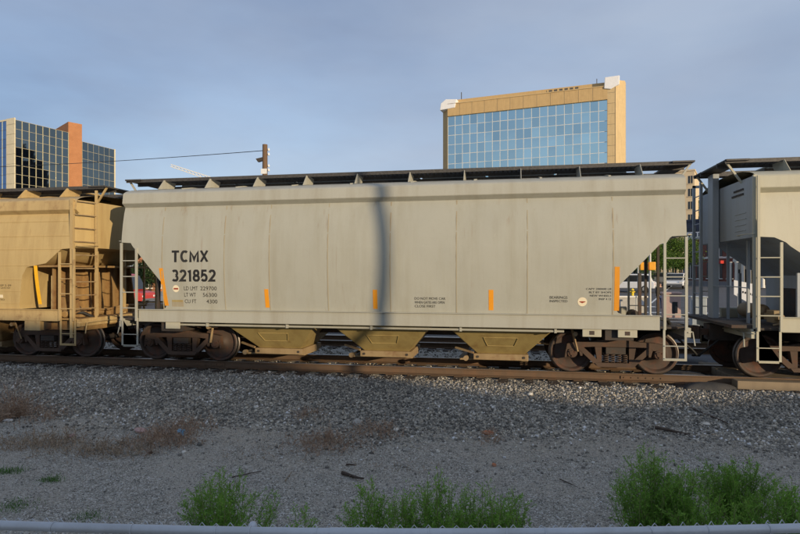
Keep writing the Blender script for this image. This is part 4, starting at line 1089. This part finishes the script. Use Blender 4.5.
# brick tower projecting at the end of the first wing
ta_ = at_depth(68.3, HORIZON, 120.4); tb_ = at_depth(82, HORIZON, 122.6)
def to_local(v): d = v - Vector((p0.x, p0.y, v.z)); c, s = math.cos(-ang), math.sin(-ang); return (d.x*c - d.y*s, d.x*s + d.y*c)
la, lb = to_local(ta_), to_local(tb_); TT = (HORIZON - 121.5) / F_PX * 120.4 + CAM[2] - base
dv = Vector((lb[0]-la[0], lb[1]-la[1])); perp = Vector((-dv.y, dv.x)).normalized()
lc = at_depth(53, HORIZON, 128.); lcl = to_local(lc)
MB().prism([la, lb, (lb[0] + lcl[0] - la[0], lb[1] + lcl[1] - la[1]), lcl], 0, TT, 'z').build('brick_tower', 'orange_brick', B)
# second wing, set back
q0 = at_depth(82.0, HORIZON, 123.2); q1 = at_depth(114, HORIZON, 131.2); l0, l1 = to_local(q0), to_local(q1)
ang2 = math.atan2(l1[1]-l0[1], l1[0]-l0[0]); W2 = math.hypot(l1[0]-l0[0], l1[1]-l0[1]); T2 = (HORIZON - 141.5) / F_PX * 123.2 + CAM[2] - base
wg = MB().prism([(0, .05), (W2, .05), (W2, 14), (0, 14)], 0, T2 - .05, 'z').build('rear_wing', 'roof_dark', B); wg.location = (l0[0], l0[1], 0); wg.rotation_euler.z = ang2
pane2 = MB().box(.03, W2/6 - .03, -.03, 0, .03, 1.88 - .03).mesh('glass_pane', 'dark_glass')
curtain(wg, 0, 0, 6, 9, T2, W2 / 6, 1.88, pane2, -.055)
MB().box(W2 - .05, W2 + .3, -.15, .4, 0, T2 + .1).build('edge_trim', 'cream_panel', wg)
# blue glass return at the very left
spane = MB().box(-.04, 0, .03, 1.37, .03, 1.75).mesh('glass_pane', 'side_glass')
for r in range(11):
    for c in range(5): o = link('glass_pane', spane, B); o.location = (-.10, 2.6 + c * 1.4, TOPZ - (r + 1) * 1.78)
MB().box(-.09, -.01, 2.55, 16, 0, TOPZ).build('side_backing', 'roof_dark', B)
for c in range(6): MB().box(-.2, -.1, 2.56 + c * 1.4, 2.64 + c * 1.4, TOPZ - 19.6, TOPZ).build('mullion', 'mullion_gold', B)
MB().box(-.22, .2, 2.5, 16, TOPZ, TOPZ + .3).build('parapet', 'cream_panel', B)

# tower off to the right that the dark glass mirrors
tq = at_depth(400 + F_PX * 172 / 141, HORIZON, 141)
tw = thing('office_tower', 'dark office tower outside the right of the view', 'building', (tq.x, tq.y, gz1(tq.x, tq.y)), PHI)
MB().box(-12, 12, -14, 9.5, 0, 64).box(-9, 6, -9, 3, 64, 71).build('wall', 'navy_wall', tw)
for k in range(12): MB().box(-12.08, -12, -13.5, 9, 3 + k * 5, 5.2 + k * 5).build('window_band', 'dark_window', tw)

# ------------------------------------------------------------------ utility pole with wire, crane boom
pb = at_depth(265, HORIZON, 33.); g = gz1(pb.x, pb.y); pt = CAM[2] + (HORIZON - 144.5) / F_PX * 33
up = thing('utility_pole', 'brown wooden utility pole rising behind the TCMX car', 'utility pole', (pb.x, pb.y, g))
hgt = pt - g
MB().lathe([(0, .19), (hgt, .145), (hgt + .01, 0)], (0, 0, 0), 'z', 16).build('pole', 'pole_timber', up, 60)
ch_ = MB().prism([(-.12, hgt - .75), (-.55, hgt - .83), (-.42, hgt - 1.02), (-.12, hgt - .95)], -.09, .09).build('lamp_bracket', 'under_frame', up)
for z in (hgt - .35, hgt - .62, hgt - 1.3, hgt - 1.55):
    MB().lathe([(-.03, 0), (-.03, .05), (.03, .07), (.09, .05), (.13, .02), (.13, 0)], (.23, 0, z), 'z', 10).build('insulator', 'lit_plastic_white', up)
    MB().tube([(0, 0, z), (.23, 0, z)], .02, 6).build('insulator_pin', 'under_frame', up)
MB().box(-.18, .18, -.17, -.14, hgt - 1.75, hgt - 1.45).build('number_plate', 'lit_plastic_white', up)
w0 = Vector((pb.x - .1, pb.y, pt - .35)); w1 = at_depth(-60, 168, 60.)
wire = MB().tube([w0.lerp(w1, t) + Vector((0, 0, -.6 * 4 * t * (1 - t) * .35)) for t in np.linspace(0, 1, 24)], .022, 5).build('overhead_wire', 'hose_rubber')
tag(wire, 'thin black wire running left from the utility pole', 'wire')
w2 = at_depth(-60, 172, 62.)
c0 = at_depth(171, 165.5, 160.); c1 = at_depth(262, 196, 160.)
cb = thing('lattice_crane', 'pale lattice crane boom above the TCMX car roof', 'crane', (c1.x, c1.y, gz1(c1.x, c1.y)))
o0 = Vector((c1.x, c1.y, gz1(c1.x, c1.y))); a, b = c0 - o0, c1 - o0; bm_ = MB()
nrm = Vector((0, 0, 1)); sdv = (b - a).normalized().cross(nrm).normalized(); upv = sdv.cross((b - a).normalized())
crn = [sdv * .5 + upv * .5, sdv * .5 - upv * .5, -sdv * .5 - upv * .5, -sdv * .5 + upv * .5]
for c in crn: bm_.beam(a + c * .6, b + c * 1.4, .14, .14)
for k in range(26):
    t0, t1 = k / 26, (k + 1) / 26; s0, s1 = .6 + .8 * t0, .6 + .8 * t1
    for i in range(4): bm_.beam(a.lerp(b, t0) + crn[i] * s0, a.lerp(b, t1) + crn[(i + 1) % 4] * s1, .09, .09)
bm_.build('boom', 'white_trim', cb)
MB().box(-1.2, 1.2, -1.2, 1.2, 0, b.z + .5).build('mast', 'white_trim', cb)

# ------------------------------------------------------------------ vehicles beyond the tracks
def car_shape(name, label, loc, rz, paint, L_=4.6, W_=1.82, H_=1.5, suv=False, group='vehicles in the street'):
    t = thing(name, label, 'van' if name == 'van' else 'car', loc, rz, group)
    hw = W_ / 2
    if name == 'van': lower = [(-L_/2, .35), (-L_/2, 1.1), (-L_/2 + .05, 1.15), (L_/2 - .9, 1.15), (L_/2 - .1, .95), (L_/2, .75), (L_/2, .35)]; green = [(-L_/2 + .08, 1.14), (-L_/2 + .16, H_ - .2), (-L_/2 + .45, H_), (L_/2 - 1.7, H_), (L_/2 - 1.3, H_ - .12), (L_/2 - .75, 1.14)]
    elif suv: lower = [(-L_/2, .38), (-L_/2 - .02, .9), (-L_/2 + .08, 1.02), (L_/2 - 1.2, 1.02), (L_/2 - .12, .92), (L_/2, .7), (L_/2, .38)]; green = [(-L_/2 + .12, 1.0), (-L_/2 + .38, H_ - .06), (-L_/2 + .7, H_), (L_/2 - 2.1, H_), (L_/2 - 1.85, H_ - .08), (L_/2 - 1.15, 1.0)]
    else: lower = [(-L_/2, .32), (-L_/2, .8), (-L_/2 + .1, .9), (L_/2 - 1.3, .9), (L_/2 - .15, .78), (L_/2, .6), (L_/2, .32)]; green = [(-L_/2 + .5, .88), (-L_/2 + 1.15, H_ - .04), (-L_/2 + 1.5, H_), (L_/2 - 2.1, H_), (L_/2 - 1.85, H_ - .06), (L_/2 - 1.1, .88)]
    MB().prism(lower, -hw, hw).build('body', paint, t, bevel=.09)
    MB().prism(green, -hw + .10, hw - .10).build('cabin', paint, t, bevel=.10)
    gz0 = min(p[1] for p in green) + .08; inner = [(x * .93 + (.0), gz0 + (z - gz0) * .84) for x, z in green]
    MB().prism(inner, -hw + .085, hw - .085).build('side_window', 'car_glass', t)
    (xf0, zf0), (xf1, zf1) = green[-1], green[-2]
    MB().beam((xf0 + .02, 0, zf0 + .06), (xf1 + .03, 0, zf1 - .02), W_ - .34, .03, (0, 0, 1)).build('windscreen', 'car_glass', t)
    (xr0, zr0), (xr1, zr1) = green[0], green[1]
    MB().beam((xr0 - .02, 0, zr0 + .08), (xr1 - .03, 0, zr1 - .02), W_ - .36, .03, (0, 0, 1)).build('rear_window', 'car_glass', t)
    for sx in (-L_/2 + .85, L_/2 - .9):
        for sy in (-1, 1):
            w = MB().lathe([(-.11, .2), (-.11, .31), (-.07, .335), (.07, .335), (.11, .31), (.11, .2)], (sx, sy * (hw - .10), .335), 'y', 20).build('wheel', 'tyre', t, 40)
            MB().lathe([(-.115, 0), (-.115, .2), (.115, .2), (.115, 0)], (sx, sy * (hw - .10), .335), 'y', 14).build('rim', 'pole_grey', w)
    for sy in (-1, 1):
        MB().box(L_/2 - .12, L_/2 + .02, sy*(hw - .25) - .16, sy*(hw - .25) + .16, .62, .76).build('headlight', 'head_light', t, bevel=.02)
        MB().box(-L_/2 - .025, -L_/2 + .1, sy*(hw - .16) - .1, sy*(hw - .16) + .1, .68, .92).build('tail_light', 'tail_light', t, bevel=.02)
        MB().box(L_/2 - 1.62, L_/2 - 1.45, sy*(hw + .06) - .07, sy*(hw + .06) + .07, 1.0, 1.14).build('mirror', paint, t, bevel=.02)
    MB().box(L_/2 - .05, L_/2 + .05, -hw + .1, hw - .1, .36, .52).build('bumper', 'car_grey', t, bevel=.03)
    MB().box(-L_/2 - .05, -L_/2 + .05, -hw + .1, hw - .1, .40, .56).build('bumper', 'car_grey', t, bevel=.03)
    return t
def street(px, d, dz=.02):
    p = at_depth(px, HORIZON, d); return (p.x, p.y, gz1(p.x, p.y) + dz)
car_shape('parked_car', 'white sport utility vehicle beside the yellow hydrant', street(629, 54), R(160), 'car_white', 4.7, 1.9, 1.75, True)
car_shape('parked_car', 'white car facing the tracks behind the ladder gap', street(676, 60), R(-112), 'car_white', 4.8, 1.9, 1.62, False)
car_shape('parked_car', 'small white car farthest up the street', street(690, 88), R(68), 'car_white', 4.4, 1.8, 1.45, False)
car_shape('parked_car', 'dark grey car parked under the street trees', street(655, 66), R(170), 'car_grey', 4.6, 1.85, 1.55, True)
car_shape('van', 'red van glimpsed between the left and middle hopper cars', street(116, 42, .02), R(5), 'car_red', 5.2, 2.0, 2.35)

# hydrant, signal poles, cabinet, barrier, kiosk
s = street(632.5, 46, .14); h = thing('fire_hydrant', 'yellow fire hydrant beside the white sport utility vehicle', 'hydrant', s)
MB().lathe([(0, .16), (.05, .16), (.06, .11), (.5, .11), (.52, .14), (.56, .14), (.60, .11), (.68, .05), (.70, 0)], (0, 0, 0), 'z', 16).build('barrel', 'hydrant_yellow', h, 40)
MB().lathe([(-.2, 0), (-.2, .06), (.2, .06), (.2, 0)], (0, 0, .42), 'x', 10).build('side_outlet', 'hydrant_yellow', h); MB().lathe([(-.2, 0), (-.2, .075), (0, .075)], (0, 0, .38), 'y', 10).build('front_outlet', 'hydrant_yellow', h)
def signal_pole(px, d, htop, label, boxes, r=.07, mat='pole_grey'):
    s = street(px, d, .14); t = thing('signal_pole', label, 'traffic signal', s)
    MB().lathe([(0, r * 1.8), (.15, r * 1.8), (.16, r), (htop, r * .8), (htop + .01, 0)], (0, 0, 0), 'z', 12).build('pole', mat, t, 40)
    for (dx, z) in boxes:
        b = MB().box(dx - .17, dx + .17, -.18, .12, z - .22, z + .22).build('signal_housing', 'signal_yellow', t, bevel=.03)
        MB().box(dx - .12, dx + .12, .12, .26, z + .12, z + .15).build('visor', 'signal_yellow', b)
        MB().box(dx - .12, dx + .12, .121, .13, z - .15, z + .1).build('lens', 'dark_window', b)
    return t
signal_pole(650, 30, 5.2, 'pale signal pole carrying two orange pedestrian signals', [(-.36, 2.75), (.10 - .02, 2.75)])
signal_pole(638, 44, 3.5, 'thin pale signpost beside the yellow hydrant', [], .05)
s = street(698, 26, .02); cb_ = thing('utility_cabinet', 'grey blue utility cabinet beyond the coupled car ends', 'cabinet', s, R(-8))
MB().box(-.32, .32, -.28, .28, 0, 1.35).build('body', 'cabinet_grey', cb_, bevel=.03); MB().box(-.36, .36, -.32, .32, 1.35, 1.42).build('lid', 'cabinet_grey', cb_, bevel=.02); MB().box(-.28, .28, -.295, -.28, .12, 1.25).build('door', 'cabinet_grey', cb_)
s = street(633, 33, .14); wl = thing('low_wall', 'low pale concrete wall seen under the slope sheet', 'wall', s, R(6))
MB().box(-1.6, .75, -.15, .15, .0, .9).build('wall', 'concrete', wl, bevel=.02); MB().box(-1.65, .8, -.2, .2, .9, 1.0).build('coping', 'white_trim', wl, bevel=.02)
s = street(640, 31, .14); bd = thing('sign_board', 'white slanted board on a post by the low wall', 'sign', s)
MB().prism([(-.1, .75), (.30, .45), (.30, .72), (-.1, 1.05)], -.02, .02).build('panel', 'white_panel', bd); MB().box(-.23, -.18, -.03, .03, 0, 1.1).build('post', 'pole_grey', bd)
s = street(671, 30, .14); ks = thing('concrete_pillar', 'pinkish concrete pillar base behind the ladder gap', 'pillar', s, R(-6))
MB().box(-.42, .42, -.35, .35, 0, 1.25).build('shaft', 'pink_concrete', ks, bevel=.03); MB().box(-.48, .48, -.41, .41, 1.25, 1.36).build('cap', 'pink_concrete', ks, bevel=.03); MB().box(.0, .26, -.365, -.35, .25, .85).build('panel', 'dark_window', ks)
s = street(747, 27, .02); sb = thing('sign_board', 'white slanted board with dark marks behind right car platform', 'sign', s, R(-10))
MB().prism([(-.55, 1.45), (.55, .75), (.55, 1.9), (-.55, 2.15)], -.02, .02).build('panel', 'white_panel', sb)
for k in range(7): MB().box(-.3 + .1 * k, -.24 + .1 * k, -.028, -.021, 1.55 - .03 * k, 1.65 - .03 * k).build('mark', 'black_letter', sb)
MB().box(-.4, -.34, -.03, .03, 0, 1.5).build('post', 'pole_grey', sb); MB().box(.34, .40, -.03, .03, 0, 1.0).build('post', 'pole_grey', sb)

# ------------------------------------------------------------------ person standing beyond the car
def person(px, d):
    s = street(px, d, .14); t = thing('person', 'person in dark jacket and blue jeans standing beyond the tracks', 'person', s, R(20))
    def skin(name, verts, edges, radii, mat, root=0, parent=t):
        me = bpy.data.meshes.new(name); me.from_pydata(verts, edges, []); o = link(name, me, parent); me.materials.append(MATS[mat])
        o.modifiers.new('skin', 'SKIN')
        for i, r in enumerate(radii): me.skin_vertices[0].data[i].radius = (r, r)
        me.skin_vertices[0].data[root].use_root = True
        sub = o.modifiers.new('sub', 'SUBSURF'); sub.levels = 1; sub.render_levels = 2
        return o
    V = [(0,0,.95),(0,0,1.15),(0,0,1.38),(0,0,1.50),(0,-.01,1.56),(0,-.02,1.66),
         (-.18,0,1.42),(-.24,.02,1.15),(-.22,-.06,.92),(-.21,-.09,.83),(.18,0,1.42),(.25,.02,1.15),(.22,-.08,.93),(.21,-.11,.84),
         (-.09,0,.90),(-.10,-.02,.50),(-.11,.02,.09),(-.12,-.12,.04),(.09,0,.90),(.11,-.01,.50),(.13,.02,.09),(.15,-.11,.04)]
    Ed = [(0,1),(1,2),(2,3),(3,4),(4,5),(2,6),(6,7),(7,8),(8,9),(2,10),(10,11),(11,12),(12,13),(0,14),(14,15),(15,16),(16,17),(0,18),(18,19),(19,20),(20,21)]
    Rd = [.14,.14,.15,.06,.055,.095,.065,.05,.036,.03,.065,.05,.036,.03,.085,.06,.045,.035,.085,.06,.045,.035]
    b = skin('body', V, Ed, Rd, 'skin')
    skin('jacket', [(0,0,.90),(0,0,1.15),(0,0,1.38),(-.18,0,1.42),(-.24,.02,1.15),(-.22,-.06,.95),(.18,0,1.42),(.25,.02,1.15),(.22,-.08,.96)], [(0,1),(1,2),(2,3),(3,4),(4,5),(2,6),(6,7),(7,8)], [.17,.165,.17,.085,.068,.052,.085,.068,.052], 'dark_cloth')
    skin('jeans', [(0,0,.95),(-.09,0,.88),(-.10,-.02,.50),(-.11,.02,.12),(.09,0,.88),(.11,-.01,.50),(.13,.02,.12)], [(0,1),(1,2),(2,3),(0,4),(4,5),(5,6)], [.15,.10,.075,.065,.10,.075,.065], 'denim')
    MB().lathe([(-.02, .108), (.04, .105), (.085, .07), (.105, 0)], (0, .0, 1.68), 'z', 14).build('hair', 'dark_hair', t, 60)
    return t
person(660, 34)

# ------------------------------------------------------------------ trees
def tree(px, d, z_mid_px, rad, height_top_px, label, mat='tree_leaf', n_cl=46, per=150, leaf=.22, seed=0):
    p = at_depth(px, HORIZON, d); g = gz1(p.x, p.y); rng = np.random.default_rng(seed + int(px))
    top = CAM[2] + (HORIZON - height_top_px) / F_PX * d - g
    t = thing('street_tree', label, 'tree', (p.x, p.y, g), 0, 'trees beyond the tracks')
    tr = MB(); hb = top * .30
    tr.tube([(0, 0, 0), (.05, 0, hb * .5), (0, .05, hb), (.1, 0, top * .75)], [.17, .14, .12, .04], 8)
    cl = []
    for k in range(n_cl):
        v = rng.normal(size=3); v /= np.linalg.norm(v); rr = rng.uniform(.35, 1) ** .6
        c = np.array([v[0] * rad * rr, v[1] * rad * rr, hb + (top - hb) * (.5 + .46 * v[2] * rr)]); cl.append(c)
        if k % 4 == 0: tr.tube([(0, .02, hb * .9 + .1), tuple(c * np.array([.5, .5, 1]) - np.array([0, 0, .3])), tuple(c)], [.07, .045, .015], 5, False)
    tr.build('trunk', 'bark', t, 60)
    P = []; D = []; T = []
    for c in cl:
        q = rng.normal(size=(per, 3)) * rad * .17; P.append(c + q); D.append(rng.normal(size=(per, 3))); T.append(np.clip(rng.uniform(.1, .7) + .35 * q[:, 2] / (rad * .17) * .5 + rng.normal(size=per) * .12, 0, 1))
    P = np.concatenate(P); D = np.concatenate(D); n = len(P)
    link('crown', leaves_mesh('crown', P, D, rng.uniform(.6, 1.2, n) * leaf, rng.uniform(.4, .7, n) * leaf, mat, np.concatenate(T)), t)
tree(646, 62, 255, 2.6, 236, 'bright green street tree behind the orange signals')
tree(664, 66, 255, 2.4, 232, 'green street tree between ladder rails and signal pole')
tree(680, 72, 255, 2.3, 236, 'green street tree left of the brick building')
tree(624, 70, 255, 2.6, 240, 'leafy tree above the white sport utility vehicle', 'dark_leaf')
tree(699, 130, 215, 3.0, 193, 'dark tall tree beside the cream tower', 'dark_leaf', 60, 130, .4)
tree(704, 135, 215, 4.0, 205, 'dark tree crown behind the navy building', 'dark_leaf', 60, 130, .4)
tree(150, 60, 262, 2.2, 262, 'dark tree in the gap beside the red van', 'dark_leaf')

# ------------------------------------------------------------------ buildings seen through the gaps
def shop(px0, px1, d0, d1, ytop, name, label, wallmat, wins, trim='white_trim', depth=12., shopfront=True):
    a = at_depth(px0, HORIZON, d0); b = at_depth(px1, HORIZON, d1); g = gz1(a.x, a.y); an = math.atan2(b.y - a.y, b.x - a.x); W = math.hypot(b.x - a.x, b.y - a.y)
    H = CAM[2] + (HORIZON - ytop) / F_PX * d0 - g
    t = thing(name, label, 'building', (a.x, a.y, g), an)
    MB().box(0, W, 0, depth, -1, H).build('wall', wallmat, t)
    MB().box(-.15, W + .15, -.18, depth + .15, H, H + .35).build('cornice', trim, t, bevel=.04)
    n, rows, arch = wins; pw = W / n; rh = H / (rows + .25)
    for r in range(rows):
        for c in range(n):
            x0, x1 = c * pw + pw * .22, (c + 1) * pw - pw * .22; z0 = r * rh + rh * (.28 if r else .12); z1 = r * rh + rh * .88
            poly = [(x0, z0), (x1, z0), (x1, z1)]
            if arch: poly += [((x0 + x1) / 2 + (x1 - x0) / 2 * math.cos(q), z1 + (x1 - x0) / 2 * .8 * math.sin(q)) for q in np.linspace(.3, 2.84, 7)]
            poly += [(x0, z1)]
            w = MB().prism(poly, -.03, .0).build('window', 'dark_window', t)
            MB().box((x0 + x1) / 2 - .035, (x0 + x1) / 2 + .035, -.07, -.031, z0, z1).build('glazing_bar', trim, w)
            MB().box(x0 - .08, x1 + .08, -.12, -.001, z0 - .12, z0).build('sill', trim, w)
    return t, W, H
t, W_, H_ = shop(686, 735, 80, 74, 240, 'brick_building', 'dark red brick building with arched windows up the street', 'red_brick', (5, 2, True))
MB().box(W_ * .62, W_ * .80, -.9, -.04, 2.3, 2.7).build('awning', 'car_red', t); MB().box(0, W_, -.10, -.035, H_ * .52, H_ * .56).build('string_course', 'white_trim', t)
t, W_, H_ = shop(684, 707, 100, 97, 222, 'navy_building', 'dark navy building with white sign band above the brick one', 'navy_wall', (5, 3, False), 'navy_wall')
MB().box(.6, W_ * .8, -.25, -.05, H_ - 2.9, H_ - 1.9).build('sign_band', 'white_panel', t)
for k in range(6): MB().box(.9 + k * .55, 1.2 + k * .55, -.27, -.251, H_ - 2.75, H_ - 2.05).build('sign_letter', 'navy_wall', t)
t, W_, H_ = shop(655, 694.5, 122, 118, 174, 'cream_tower', 'tall cream stone tower in the gap above the street', 'cream_tower', (5, 8, False), 'cream_tower', 14)
t, W_, H_ = shop(735, 775, 62, 58, 262, 'portico_building', 'low pale building with white columns behind right car', 'stucco', (6, 1, False))
for k in range(6): MB().lathe([(0, .22), (.2, .18), (H_ - .3, .15), (H_, .22)], (W_ * (k + .5) / 6 - W_ / 12, -.8, 0), 'z', 12).build('column', 'white_trim', t, 40)
t, W_, H_ = shop(104, 168, 60, 60, 251, 'brick_shop', 'salmon brick shop with white band between the hopper cars', 'salmon_brick', (5, 1, False))
MB().box(0, W_, -.16, -.035, H_ * .56, H_ * .68).build('white_band', 'white_panel', t)
t, W_, H_ = shop(556, 640, 95, 92, 250, 'stucco_shop', 'pale stucco shop row behind the street trees', 'stucco', (6, 1, False))
# hill at the end of the street
hv = []; hf = []; nx, ny = 60, 14
for j in range(ny):
    for i in range(nx):
        x = -900 + 2000 * i / (nx - 1); y = 600 + 700 * j / (ny - 1); k = math.sin(math.pi * min(1, j / (ny - 1) * .9))
        hv.append((x, y, 1 + k * (38 + 14 * math.sin(i * .35) + 9 * math.sin(i * .83 + 1))))
for j in range(ny - 1):
    for i in range(nx - 1): q = j*nx + i; hf.append((q, q+1, q+1+nx, q+nx))
plain('hill_green', (.06, .075, .035), .95, 0, .3, .03)
tag(MB().add(hv, hf).build('hills', 'hill_green', smooth=80), kind='structure')

# ------------------------------------------------------------------ behind the photographer: an added unseen shade block, and the pole
LS = 36.0
mid = Vector((1.0, -1.2, 0)) + Vector((SUN_H.x, SUN_H.y, 0)) * LS
caster = thing('shade_caster', 'unseen block added behind the photographer to cast the shade', 'building', (mid.x, mid.y, gz1(mid.x, mid.y)), math.atan2(SUN_H.y, SUN_H.x) + math.pi / 2)
ex = Vector((-SUN_H.y, SUN_H.x)); TE = math.tan(R(SUN_EL))
shade_edge = []  # top edge of the added block, shaped from the wanted shade line
for X, zsh in ((-22, 1.2), (-14, 1.1), (-8, .95), (-5, .8), (-3, .45), (-1, .05), (1, -.3), (3, -.5), (6, -.35), (8, -.12), (12, -.05), (20, 0.)):
    d = Vector((X - mid.x, -1.62 - mid.y)); shade_edge.append((d.dot(ex), zsh - d.dot(SUN_H) * TE - caster.location.z))
poly = [(shade_edge[0][0] - 25, -1), (shade_edge[-1][0] + 25, -1), (shade_edge[-1][0] + 25, shade_edge[-1][1])] + shade_edge[::-1] + [(shade_edge[0][0] - 25, shade_edge[0][1])]
MB().prism(poly, -12, 0).build('wall', 'stucco', caster)
pl = thing('utility_pole', 'wooden pole behind the photographer casting a shadow on the car', 'utility pole', (0, 0, 0))
pd = 24.0; pp = Vector((-.20, -1.64, 0)) + Vector((SUN_H.x, SUN_H.y, 0)) * pd
pl.location = (pp.x, pp.y, gz1(pp.x, pp.y))
MB().lathe([(0, .13), (12.5, .09), (12.51, 0)], (0, 0, 0), 'z', 14).build('pole', 'pole_timber', pl, 60)
